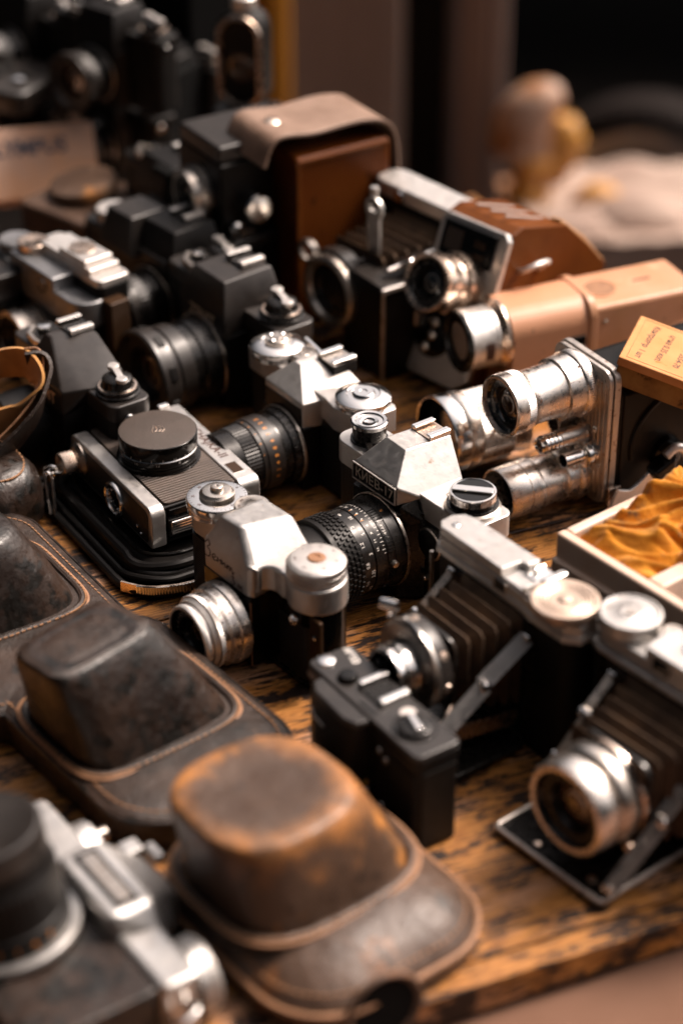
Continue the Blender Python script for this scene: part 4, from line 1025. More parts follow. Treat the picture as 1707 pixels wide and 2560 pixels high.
# ------------------------------------------------------------------ movie camera with turret of lenses
def turret():
    t = thing('movie_camera', 'black movie camera with ribbed steel front plate carrying two long silver lenses', 'movie camera', (157, 1242, 3), -58)
    T = front(0, 0, 0)
    g = MB(); g.prism(rrect(-31, 31, 2, 104, 9), -9, -4, T); obj('rear_plate', g, 'rust_edge', t, bevel=.8)
    g = MB(); g.prism(rrect(-30, 30, 3, 103, 8.5), -3.6, 0, T); pl = obj('front_plate', g, 'rust_edge', t, bevel=.9)
    g = MB(); g.prism(rrect(-26, 26, 7, 99, 6), -.3, .5, T)
    for k in range(13): g.box((-21.6+k*3.6, 53, .9), (1.6, 84, .8), T)
    obj('ribbed_face', g, 'brushed_plate', pl, bevel=.25)
    for x, z in ((19, 58), (-20, 88)): screw(pl, T @ tr(x, z, .8), 2.4)
    g = MB(); g.prism(rrect(-26, 30, 0, 92, 10), -128, -9, T); obj('body', g, 'black_satin', t, bevel=2, seg=3)
    g = MB(); g.prism(rrect(-20, 31.5, 3, 88, 5), -124, -12, T); obj('side_door', g, 'black_satin', t, bevel=1.4, seg=3)
    g = MB(); g.tube([(32, 60+40*cos(radians(a)), 42+36*sin(radians(a))) for a in range(0, 200, 8)][::-1], 1.8, 8); obj('bead', g, 'black_satin', t)
    # winding crank
    CT = tr(0, -12, -15)
    g = MB(); g.lathe([(31, 13), (36, 12), (38, 8), (38, .1)], CT @ tr(0, 62, 46) @ rot('Y', 90), 40); cr = obj('crank_hub', g, 'black_gloss', t)
    g = MB(); g.hull([(37, 40, 44), (37, 64, 54), (37, 66, 38), (37, 44, 34), (47, 42, 42), (47, 60, 50), (47, 60, 38), (47, 46, 35)], CT); obj('crank_block', g, 'black_gloss', cr, bevel=2.5, seg=4)
    g = MB(); g.strip(smooth_line([(42, 44, 37), (42, 34, 30), (42, 24, 27), (42, 12, 31)]), 14, 3, CT, side=(0, .3, 1)); obj('crank_arm', g, 'bright_silver', cr, bevel=.9, seg=3)
    g = MB(); g.tube(smooth_line([(44, 52, 52), (44, 60, 56), (44, 68, 52), (44, 72, 44)]), 3.2, 10, CT); obj('bright_hook', g, 'bright_silver', cr)
    # upper lens
    T = front(-3, -.5, 83)
    g = MB(); g.lathe([(0, 22.5), (2, 23), (3, 23, .45), (7, 23, .45), (7.6, 22.4), (8.4, 21.6), (19.6, 21), (19.9, 20.2), (20.3, 19.6)], T, 200); u = obj('lens_barrel', g, 'worn_aluminium', t)
    g = MB(); g.lathe([(20, 18.8), (20.6, 19.2), (24, 18.6), (40, 18.4), (46, 19.6), (47.6, 20.6), (48, 20.8, .5), (53, 20.8, .5), (53.4, 20.6), (54.8, 21), (62, 21), (62.8, 20.2), (62.4, 18.6), (58, 17.6)], T, 200, caps=(False, False)); f = obj('front_barrel', g, 'worn_aluminium', u)
    lens_glass(f, T, 17.9, 60, 4.5, 'glass_amber', ('ВЕГА-7  2/20', 190, -9), ring='glass_dark', inner=.60)
    g = MB(); T2 = T @ tr(0, 0, 54)
    for q in (8, 6.2, 4.4): g.lathe([(0, q), (.7, q-.3), (.2, q-.9)], T2 @ tr(0, 0, .8-q*.02), 48, caps=(False, False))
    obj('inner_rings', g, 'chrome_dull', f)
    g = MB()
    for i, s_ in enumerate(['1.2', '1.3', '1.5', '1.7', '2', '3']):
        add_text(g, s_, 3.2, T, wrap=(21.4, radians(75-i*22), 12))
        tick(g, 21.15, radians(75-i*22+5), 15.5, 19.4, .35, T)
    for a in (60, 8): g.lathe([(0, 1.1), (.5, 1), (.6, .1)], T @ rot('Z', a) @ tr(21.9, 0, 8.5 if a == 60 else 5) @ rot('Y', 90), 12)
    obj('scale', g, 'print_ink', u)
    # lower lens
    T = front(1, -.5, 18)
    g = MB(); g.lathe([(0, 19), (2, 19.4), (3, 20, .5), (7.4, 20, .5), (8, 19.4), (9.5, 18.2), (17, 18), (17.4, 17.2), (18, 17)], T, 140); u = obj('lens_barrel', g, 'worn_aluminium', t)
    g = MB(); g.lathe([(17.6, 16.8), (18.2, 17.2), (37, 17), (37.2, 17.8), (37.6, 18.2, .45), (41.6, 18.2, .45), (42, 17.9), (47, 17.9), (47.2, 17.2), (47.8, 17.2), (48, 18.2), (63, 18), (64, 17.4), (63.6, 16.6), (48, 15)], T, 140, caps=(False, False)); f = obj('front_barrel', g, 'worn_aluminium', u)
    g = MB(); g.lathe([(63.5, 16.7), (48, 15), (40, 9), (40, .1)], T, 80, caps=(False, True)); obj('lens_hood_inside', g, 'black_matte', f)
    g = MB()
    for i, s_ in enumerate(['2', '3', '5', '10']): add_text(g, s_, 3.0, T, wrap=(17.25, radians(60-i*24), 25)); tick(g, 17.1, radians(60-i*24), 19, 22.5, .35, T)
    obj('scale', g, 'print_ink', u)
    # finder lenses
    T = front(8, -.5, 51)
    g = MB(); g.lathe([(0, 8), (3, 8), (4, 7.2), (22, 6.2), (23, 5.2)], T, 48); u = obj('finder_lens', g, 'chrome_dull', t)
    g = MB(); pr = []
    for k in range(4): pr += [(23+k*3.2, 6.4), (25+k*3.2, 6.4), (25.2+k*3.2, 5.2), (26.0+k*3.2, 5.2)]
    pr += [(37, 5.8), (38, 4.6), (37, 3.8)]
    g.lathe(pr, T, 48, caps=(True, False)); obj('finder_ring', g, 'chrome', u)
    g = MB(); g.lathe([(36, 4), (37, 3), (37.6, 1.6), (37.7, .1)], T, 24); obj('glass', g, 'glass_amber', u)
    T = front(17, -.5, 40)
    g = MB(); g.lathe([(0, 9), (3, 9), (3.4, 8), (5, 8), (5.4, 9.4), (8, 9.4), (8.6, 8.6), (9.6, 5), (24, 5), (24, 4.2), (14, 4)], T, 48, caps=(True, False)); u = obj('side_finder', g, 'chrome', t)
    g = MB(); g.lathe([(22, 4.3), (14, 4), (14, .1)], T, 24, caps=(False, True)); add_text(g, 'N', 4, T, wrap=(5.06, radians(30), 16), rotdeg=90); obj('bore', g, 'black_matte', u)
    g = MB(); g.lathe([(0, 7), (14, 7), (14, 5.6), (6, 5.4)], front(-8, -.5, 53), 40, caps=(True, False)); obj('third_finder', g, 'chrome_dull', t)
    g = MB(); g.box((34, 6, 8), (3, 10, 22)); obj('foot', g, 'ring_copper', t, bevel=.5)
turret()
def spare_lens():
    p = at(1110, 1120, 0)
    t = thing('camera_lens', 'loose silver lens with finely ribbed barrel behind the movie camera lenses', 'lens', (119, 1296, 0), -62, s=1.12)
    T = front(0, 0, 27)
    g = MB(); g.lathe([(0, 22), (1.5, 22, 0), (12, 20), (12.2, 23, .5), (34, 23.4, .5), (34.4, 22.4), (36, 22.4), (36.4, 24.6), (40, 25), (43, 24.2), (44, 23.6)], T, 150); b = obj('barrel', g, 'worn_aluminium', t)
    g = MB(); g.lathe([(44, 23.8), (45, 25.4), (54, 25.8), (55, 25.2), (54.6, 24)], T, 120, caps=(False, False)); f = obj('front_ring', g, 'chrome', b)
    lens_glass(f, T, 24.3, 54, 16, 'glass_dark', inner=.75, ring='black_matte')
    g = MB(); g.lathe([(0, 1), (1, .9), (1.1, .1)], T @ rot('Z', 20) @ tr(23.4, 0, 28) @ rot('Y', 90), 12); obj('index_dot', g, 'leather_edge', b)
    g = MB(); g.box((-10, 12, 2), (20, 4, 4)); obj('foot', g, 'chrome_dull', t)
spare_lens()

# ------------------------------------------------------------------ cream movie camera
def cream():
    c = at(1290, 900, 0)
    t = thing('movie_camera', 'cream painted movie camera with silver lens barrel and round hole in its top', 'movie camera', (112, 1370, 0), -67)
    T = front(0, 0, 0)
    def sect(w, z0, z1, r):   # D profile: rounded top
        pts = [(-w, z0), (w, z0)]
        pts += [(w, z1-r)] + [(w - r + r*cos(radians(a)), z1 - r + r*sin(radians(a))) for a in range(10, 90, 10)] + [(w-r, z1)]
        pts += [(-w+r, z1)] + [(-w + r - r*sin(radians(a)), z1 - r + r*cos(radians(a))) for a in range(10, 90, 10)] + [(-w, z1-r)]
        return pts
    g = MB(); g.prism([(x-5, z) for x, z in sect(27, 4, 78, 18)], -62, 0, T); obj('front_shell', g, 'cream_ribbed', t, bevel=1.0)
    g = MB(); g.prism([(x-5, z) for x, z in sect(28, 2, 79, 14)], -68, -61, T); obj('band', g, 'cream_paint', t, bevel=1.5, seg=3)
    g = MB(); g.prism(rrect(-31, 22, 0, 73, 4), -152, -64, T); bo = obj('body', g, 'cream_paint', t, bevel=3.0, seg=4)
    g = MB(); g.tube(smooth_line([(22.4, 70, 14), (22.6, 80, 34), (22.6, 96, 38), (22.6, 150, 42)]), 1.3, 8); obj('side_bead', g, 'cream_paint', bo)
    g = MB(); g.lathe([(0, 14), (1.2, 13.2), (1.0, 11.6), (.2, 11.4)], tr(-4, 82, 72.7), 48, caps=(False, False)); h = obj('hole_rim', g, 'cream_paint', bo)
    g = MB(); g.lathe([(.1, 11.6), (.3, 11.4), (.3, .1)], tr(-4, 82, 73), 40); obj('hole', g, 'leather_edge', h)
    g = MB(); g.box((-6, 118, 73.1), (2, 14, .5)); obj('slot', g, 'print_ink', bo)
    g = MB(); g.prism(rrect(70, 146, 6, 12, 2), 0, 1, Matrix(((0,0,1,22.2),(1,0,0,0),(0,1,0,0),(0,0,0,1)))); g.tube([(22.6, 66+q, 8 + 40*abs(sin(q*.02))) for q in range(0, 84, 6)], .7, 6); obj('panel_line', g, 'cream_paint', bo)
    for yy, zz in ((74, 60), (140, 62), (140, 14)): screw(bo, tr(22, yy, zz) @ rot('Y', 90), 1.8, 'chrome_dull')
    g = MB(); g.box((22.4, 52, 42), (2.4, 13, 22)); w = obj('wheel_slot', g, 'black_gloss', t, bevel=.6)
    g = MB(); g.lathe([(-4, 10), (4, 10)], tr(16.5, 52, 42), 40); obj('thumb_wheel', g, 'chrome', w)
    T2 = front(-3, 0, 54) @ Matrix.Diagonal((1, 1, .74, 1))
    g = MB(); g.lathe([(-2, 25.5), (2, 26), (4, 25), (8, 21.6), (9, 21.4)], T2, 96); lb = obj('lens_collar', g, 'ring_copper', t)
    g = MB(); g.lathe([(8, 21.6), (9, 22.4), (11, 22.6), (12, 22), (34, 22), (36, 22.6), (38.6, 22.6)], T2, 96); l2 = obj('lens_barrel', g, 'bright_silver', lb)
    g = MB(); g.lathe([(38, 22.4), (39, 23), (42, 23, .3), (43.4, 22), (43.4, 20.2), (40, 19.6)], T2, 96, caps=(False, False)); f = obj('front_ring', g, 'black_metal', l2)
    lens_glass(f, T2, 20, 42.4, 5, 'glass_blue', inner=.86)
    g = MB(); g.prism([(22.3*cos(radians(a)), 22.3*sin(radians(a))) for a in (-22, -8, 6, 14)] + [(21.6*cos(radians(a)), 21.6*sin(radians(a))) for a in (14, 6, -8, -22)], 16, 25, T2); obj('index_window', g, 'print_ink', l2)
    g = MB(); g.strip(smooth_line([(20, -4, 18), (14, -8, 8), (2, -14, 3)]), 8, 2, side=(1, 0, 0)); obj('lever', g, 'chrome_dull', t)
    g = MB(); g.lathe([(0, 16), (8, 16), (9, 14), (9, .1)], tr(40, -26, 0), 40)
    g.bm.free()
cream()

# ------------------------------------------------------------------ tilted movie camera in brown leather
def quartz():
    t = thing('movie_camera', 'silver faced movie camera with brown leather sides, tilted back with short silver lens', 'movie camera', (66, 1393, 4), -46, rx=-20)
    T = front(0, 0, 0)
    g = MB(); g.prism([(-34, 6), (-24, 0), (20, 0), (32, 10), (34, 60), (34, 117), (30, 122), (-26, 122), (-31, 117), (-31, 60)], -6, 0, T); fp = obj('front_plate', g, 'satin_silver', t, bevel=1.2, seg=3)
    side = [(2, 6), (0, 121), (9, 128), (58, 132), (92, 118), (120, 104), (119, 94), (96, 26), (76, 4)]
    g = MB(); TS = Matrix(((0,0,1,0),(1,0,0,6),(0,1,0,0),(0,0,0,1)))
    g.prism(side, -29, 31, TS); obj('body', g, 'smooth_brown_leather', t, bevel=2, seg=3)
    g = MB()
    for a, b_ in ((-31, -28.6), (30.6, 33)):
        g.prism([(y-.5, z+.6) for y, z in side], a, b_, TS)
    obj('side_cover', g, 'smooth_brown_leather', t, bevel=1.2, seg=3)
    g = MB()
    for x in (-14, 0, 14): g.box((x, 36, 131.2), (1.6, 44, 1.6), tr(0, 0, 0))
    obj('top_rib', g, 'pale_plate', t, bevel=.3)
    g = MB(); g.box((0, -1.6, 105), (50, 3, 26)); w = obj('finder_panel', g, 'black_gloss', t, bevel=2)
    g = MB(); g.box((-12, -3.2, 105), (16, 1, 16)); obj('finder_window', g, 'glass_amber', w)
    g = MB(); g.box((13, -3.2, 108), (10, 1.4, 5)); g.box((13, -3.2, 99), (10, 1.4, 4)); obj('finder_slots', g, 'brown_plate', w)
    T2 = front(2, 0, 76)
    g = MB(); g.lathe([(0, 22), (3, 22.6), (10, 22.6, .35), (14, 22), (15, 19.6), (20, 18.6), (21, 20.2), (27, 20.6, .35), (31, 20.6, .35), (33, 20), (34, 21), (38, 21), (39, 20), (38.6, 18), (34, 16.5)], T2, 120, caps=(True, False)); lb = obj('lens_barrel', g, 'ring_copper', t)
    lens_glass(lb, T2, 17.6, 37.6, 6, 'glass_dark', ('МЕТЕОР 8М-1', 210, -12), inner=.62)
    T3 = front(-9, 0, 33)
    g = MB(); g.lathe([(0, 17), (1.6, 17), (2.6, 15), (2, .1)], T3, 64); d = obj('exposure_disc', g, 'black_gloss', t)
    for a, r in ((90, 10), (0, 0), (250, 11)):
        g = MB(); g.lathe([(1.6, 4.4), (4, 4), (5, 2), (5, .1)], T3 @ tr(r*cos(radians(a)), r*sin(radians(a)), 0), 24); obj('stud', g, 'chrome_dull', d)
    g = MB(); g.strip([(-41, -1, 6), (-39, -1, 40), (-36, -1, 66)], 12, 8, side=(0, 1, 0)); obj('leather_edge_strip', g, 'tan_suede', t, bevel=.8)
    g = MB(); g.tube(smooth_line([(33, 22, 96), (42, 18, 100), (46, 26, 106), (43, 40, 107), (33, 44, 99)]), 2.2, 8); obj('side_loop', g, 'bright_silver', t)
    g = MB(); g.strip([(24, 60, 134), (26, 92, 122), (27, 122, 106), (27, 124, 96)], 9, 2.5, side=(1, 0, .1)); obj('hand_strap', g, 'tan_suede', t, bevel=.6)
quartz()

# ------------------------------------------------------------------ cardboard box and tray with cloth
def cardbox():
    t = thing('cardboard_box', 'small worn yellow cardboard box with printed label lying on the black movie camera', 'box', (227, 1236, 86), -20, rx=0, ry=13, s=1.05)
    g = MB(); g.box((0, 0, 9), (88, 56, 18)); obj('tray', g, 'card_side', t, bevel=.8)
    g = MB(); g.box((0, 0, 17), (90.5, 58.5, 6)); lid = obj('lid', g, 'card_top', t, bevel=.9)
    g = MB()
    rows = ['ЛЕНТА ТИП А-2', 'для кинопленки', '2х8 мм и 8 мм', '100 м (5 шт)', 'ГОСТ 5554-70', 'цена 0.35 коп.', 'Контролер  1 шт']
    for i, s_ in enumerate(rows):
        add_text(g, s_, 6.0 - .3*(i > 3), tr(36 - i*11.6, 0, 20.1) @ rot('Z', -94) , bold=.10)
    g.tube([(-41, -26, 20.05), (41, -26, 20.05), (41, 26, 20.05), (-41, 26, 20.05)], .18, 4, closed=True)
    obj('printing', g, 'print_ink', lid)
cardbox()
def tray():
    t = thing('white_box', 'open white enamelled box holding a crumpled orange cloth', 'box', (121, 1046, 0), -51)
    g = MB(); g.box((95, 42, 34), (190, 84, 68)); o = obj('base', g, 'white_enamel', t, bevel=3, seg=3)
    g = MB()
    for c, d in (((96, 5.5, 82), (188, 7, 30)), ((96, 78.5, 82), (188, 7, 30)), ((5.5, 42, 82), (7, 66, 30)), ((186, 42, 82), (7, 66, 30)), ((74, 42, 82), (12, 66, 30))): g.box(c, d)
    g.box((96, 1.6, 74), (188, 6, 14)); obj('rim', g, 'white_enamel', t, bevel=1.8, seg=3)
    g = MB(); g.box((130, 42, 74), (98, 64, 12)); obj('well', g, 'black_matte', t)
    p = thing('polishing_cloth', 'crumpled orange yellow cloth heaped in the white box', 'cloth', (121, 1046, 84), -51)
    g = MB(); N = 110; vs = []; fs = []
    for j in range(N+1):
        for i in range(N+1):
            u, v = i/N, j/N; x = 6 + 72*u; y = 8 + 92*v
            e = min(u, 1-u, v, 1-v); dome = min(1, e*9)**.6
            q = Vector((x*.014 + y*.006, y*.030 - x*.012, 3)); w = Vector((noise.noise(q), noise.noise(q + Vector((9, 2, 0))), 0))
            h = 1-abs(noise.noise(q*1.3 + w*.8)*1.9); h2 = 1-abs(noise.noise(q*2.7 + w*1.9)*1.9); d2 = noise.voronoi(q*3.0 + w*1.4)[0]
            z = dome*(3 + 9*v**1.3 + 15*h*(.3+.8*v) + 9*max(0, h2)**1.6 + 5.0*min(1, d2[1]-d2[0]))
            w *= .8
            vs.append((x + 3*w.x, y + 3*w.y, z))
    for j in range(N):
        for i in range(N): fs.append((j*(N+1)+i, j*(N+1)+i+1, (j+1)*(N+1)+i+1, (j+1)*(N+1)+i))
    g.raw(vs, fs); o = obj('folds', g, 'orange_cloth', p, ang=180); m_ = o.modifiers.new('thick', 'SOLIDIFY'); m_.thickness = .0008
tray()

# ------------------------------------------------------------------ leather ever-ready cases, nose up
def leather_case(label, loc, rz, nose_m, flat_m, top, base, h, slab, n_top=3.4, n_base=4.5, zs=24, notch=False, s=1.0, seed=0, dome=False, top_m=None, sharp=1.0):
    """top/base: (cx,cy,a,b,rot) of the nose outline; slab: x0,x1,y0,y1"""
    t = thing('camera_case', label, 'camera case', loc, rz, s=s, group='leather camera cases lying nose up')
    x0, x1, y0, y1 = slab
    o = rrect(x0, x1, y0, y1, (40, 40, 30, 30), 12)
    g = MB()
    def inset(pts, d):
        cx, cy = (x0+x1)/2, (y0+y1)/2
        return [(cx + (x-cx)*(1-d/(abs(x1-x0)/2)), cy + (y-cy)*(1-d/(abs(y1-y0)/2))) for x, y in pts]
    rings = []
    prof_ = ((0, 4), (2, 1), (7, 0), (12, .4), (17, 3), (23, 9), (28, 17), (32, 27), (34, 38)) if dome else ((0, 3), (2, 1), (zs*.5, 1.2), (zs-4, 0), (zs-1.6, .5), (zs-.3, 2.0), (zs+.8, 8), (zs+2.2, 16), (zs+2.8, 30))
    for z, d in prof_:
        rings.append([(x, y, z) for x, y in inset(o, d)])
    g.loft([[(x + 2.2*noise.noise(Vector((x*.02, y*.02, seed+.3))), y + 2.2*noise.noise(Vector((x*.02, y*.02, seed+7))), z + (1.4*noise.noise(Vector((x*.03, y*.03, seed))) if z > zs-4 else 0)) for x, y, z in r] for r in rings]); obj('body', g, flat_m, t, ang=60)
    ze = 13 if dome else zs-2.4; zt = 20.6 if dome else zs+.55; zw = zs-2.6 if dome else zs
    if notch:
        g = MB(); g.lathe([(0, 17), (1.4, 19), (2.2, 20.4), (1.2, 21.6), (0, 21.8)], dirT((x1+1.4, notch, 8), (1, -.15, .1)), 48, caps=(False, False)); ar = obj('opening_rim', g, 'rusty_leather_flat', t)
        g = MB(); g.lathe([(0, 17.5), (.6, 17), (.6, .1)], dirT((x1+1.6, notch, 8), (1, -.15, .1)), 48); obj('opening', g, 'black_matte', ar)  # flat black disc: the dark inside of the opening is put into its colour
    # raised edge and stitching all round
    g = MB(); pe = inset(o, .4); g.tube([(x, y, ze) for x, y in pe], 1.7, 8, closed=True); obj('edge', g, 'leather_edge' if n_top < 3 else 'case_nose', t)
    ps = [Vector((x, y, 0)) for x, y in inset(o, 6)]
    g = MB(); per = []; L = 0
    P2 = ps + [ps[0]]
    for a, b in zip(P2, P2[1:]): per.append((L, a, b)); L += (b-a).length
    nst = int(L/4.2); k = 0
    for i in range(nst):
        d = i*4.2; q = [p for p in per if p[0] <= d][-1]; seg_ = (q[2]-q[1])
        if seg_.length < 1e-6: continue
        p = q[1] + seg_*((d-q[0])/seg_.length); a = atan2(seg_.y, seg_.x)
        g.box((0, 0, 0), (2.9, .95, .9), tr(p.x, p.y, zt) @ rot('Z', math.degrees(a)+6))
    obj('stitching', g, 'thread', t, bevel=.2, seg=1)
    # nose
    g = MB(); rings = []
    bx, by, ba, bb, br = base; tx, ty, ta, tb_, trr = top
    prof = [(0, 0, 0), (.12, .10, 0), (.5, .46, 0), (.8, .78, 0), (.92, .91, 0), (.97, .97, .02), (.992, .99, .05), (1.0, 1, .10), (1.006, 1, .25), (1.0, 1, .7)]
    z0 = zs - 1
    for hz, f, ins in prof:
        n = n_base + (n_top-n_base)*f
        cx = bx + (tx-bx)*f; cy = by + (ty-by)*f; a = (ba + (ta-ba)*f)*(1-ins); b = (bb + (tb_-bb)*f)*(1-ins); rr = br + (trr-br)*f
        w = 0
        rings.append([(x + .8*noise.noise(Vector((x*.05, y*.05, hz*3+seed))), y + .8*noise.noise(Vector((x*.05, y*.05, hz*3+seed+9))), z0 + hz*(h-z0) - (1.2*ins if ins > .25 else 0)) for x, y in sup(cx, cy, a, b, n, 72, rr)])
    g.loft(rings); ns = obj('nose', g, nose_m, t, ang=70)
    if top_m:
        dk = lambda a_, b_: [(x*(1+.07*noise.noise(Vector((x*.06, y*.06, seed)))), y*(1+.09*noise.noise(Vector((x*.07, y*.07, seed+4))))) for x, y in sup(tx, ty, a_, b_, n_top, 72, trr)]
        g = MB(); g.loft([[(x, y, h-.2) for x, y in dk(ta*.955, tb_*.955)], [(x, y, h+.25) for x, y in dk(ta*.94, tb_*.94)], [(x, y, h-.15) for x, y in sup(tx, ty, ta*.3, tb_*.3, n_top, 72, trr)]]); obj('nose_disc', g, top_m, ns, ang=60)
    # welt round the foot of the nose with stitches
    for sc_, r_, m_ in ((1.06, 2.2, flat_m), (1.12, 1.3, 'leather_edge')):
        g = MB(); g.tube([(x, y, zw+2.2 - (sc_-1.06)*12) for x, y in sup(bx, by, ba*sc_, bb*sc_, n_base, 72, br)], r_, 8, flat=.8, closed=True); obj('welt', g, m_, t)
    pw = [Vector((x, y, 0)) for x, y in sup(bx, by, ba*1.10, bb*1.10, n_base, 90, br)]
    g = MB()
    for i, p in enumerate(pw):
        q = pw[(i+1) % len(pw)]; d = q-p; nn = max(1, int(d.length/3.6))
        for j in range(nn):
            c_ = p + d*((j+.5)/nn); g.box((0, 0, 0), (2.4, .8, .8), tr(c_.x, c_.y, zw+3.3) @ rot('Z', math.degrees(atan2(d.y, d.x))))
    obj('welt_stitching', g, 'thread', t)
    return t
leather_case('dark leather camera case, boxy nose upward, middle one of the three at the left', (-140, 958, 0), -52, 'case_nose', 'case_leather',
             (-2, 0, 22, 37, 10), (2, 24, 43, 49, 0), 84, (-86, 98, -32, 88), n_top=4.6, top_m='case_leather', seed=1)
leather_case('rusty brown leather camera case with rounded orange worn nose, nearest at the bottom', (-40, 828, 0), -52, 'worn_nose', 'rusty_leather_flat',
             (0, 1, 41, 43, 0), (3, 18, 46, 53, 0), 86, (-52, 92, -42, 88), n_top=2.7, n_base=3.2, zs=34, seed=5, dome=True, notch=4)
leather_case('dark stitched leather camera case cut by the left edge beside the open black case', (-240, 1071, 0), -56, 'case_nose', 'case_leather',
             (-2, 0, 34, 44, 8), (2, 22, 44, 52, 0), 78, (-86, 114, -40, 92), n_base=5, top_m='case_nose', seed=12)
# ------------------------------------------------------------------ silver reflex lying on its back, bottom left
def lying_reflex():
    o0 = at(285, 2195, 46)
    t = thing('reflex_camera', 'silver reflex camera lying lens up with a grey black cap, bottom left corner', 'camera', (o0.x, o0.y, 0), -55, s=1.1)
    # local: x camera width, y toward its top, z lens direction; origin under the nameplate
    g = MB(); g.prism(rrect(-74, 62, -78, -10, 8), 0, 31); obj('body', g, 'case_nose', t, bevel=2)
    g = MB(); g.prism(rrect(-78, 66, -14, 6, 5), 0, 34); obj('top_cover', g, 'satin_silver', t, bevel=3, seg=4)
    g = MB()
    g.hull([(-25, -16, 2), (24, -16, 2), (-25, -16, 44), (24, -16, 44), (-25, 6, 44), (24, 6, 44), (-12, 26, 30), (12, 26, 30), (-12, 26, 4), (12, 26, 4), (-34, 4, 30), (34, 4, 30)])
    obj('prism_cover', g, 'satin_silver', t, bevel=3, seg=4)
    g = MB(); g.box((0, -4, 44.2), (41, 12, 1.2)); n = obj('nameplate', g, 'black_metal', t, bevel=.4)
    g = MB(); g.box((0, -4, 44.6), (35, 7.4, 1.2)); obj('name_panel', g, 'chrome_dull', n, bevel=.3)
    T = Matrix(((1,0,0,0),(0,0,1,0),(0,1,0,0),(0,0,0,1)))
    for x, y, r, h in ((50, 6, 18, 10), (-46, 6, 17, 9)):
        g = MB(); g.lathe([(0, r), (2, r, .35), (h-1, r, .35), (h, r-1.4), (h+.3, .1)], tr(x, y, 16) @ T, 100); obj('dial', g, 'satin_silver', t)
    g = MB(); g.lathe([(0, 9), (8, 9, .4), (9, 8), (9, .1)], tr(-25, 8, 16) @ T, 60); g.lathe([(0, 4), (12, 3.6), (12.4, .1)], tr(-56, 14, 16) @ T, 24); obj('shutter_button', g, 'chrome_dull', t)
    g = MB(); g.box((-24, 22, 30), (10, 10, 6)); g.box((-12, 28, 34), (12, 5, 5)); obj('hot_shoe', g, 'satin_silver', t, bevel=1.5)
    T = tr(-10, -50, 30) @ rot('Y', -7) @ rot('X', 4)
    g = MB(); g.lathe([(0, 34), (3, 34.4), (4, 33.6)], T, 96); lb = obj('mount_ring', g, 'satin_silver', t)
    g = MB(); g.lathe([(4, 30), (14, 30), (15, 29), (20, 29, .6), (34, 29, .6), (35, 28), (44, 26), (46, 26)], T, 96); l2 = obj('lens_barrel', g, 'black_satin', lb)
    g = MB(); g.lathe([(44, 26), (45, 27), (55, 27), (57, 26.4), (57.6, 24.6), (57, 23), (56.8, .1)], T, 96); obj('lens_cap', g, 'black_grey', t)
    g = MB()
    for k in range(9): add_text(g, str((k*3) % 9 + 1), 5, T, wrap=(30.1, radians(-110+k*16), 9))
    obj('scale', g, 'paint_orange', lb)
    g = MB(); g.tube(smooth_line([(66, -4, 20), (74, -2, 22), (76, -12, 20), (68, -14, 18)]), 1.8, 8); obj('strap_ring', g, 'chrome', t)
    u = thing('camera_case', 'brown leather case half under the camera in the bottom left corner', 'camera case', (o0.x, o0.y, 0), -55)
    g = MB(); g.prism(rrect(-100, 100, -120, -80, 12), 0, 22); obj('body', g, 'rusty_leather', u, bevel=4, seg=3)
lying_reflex()

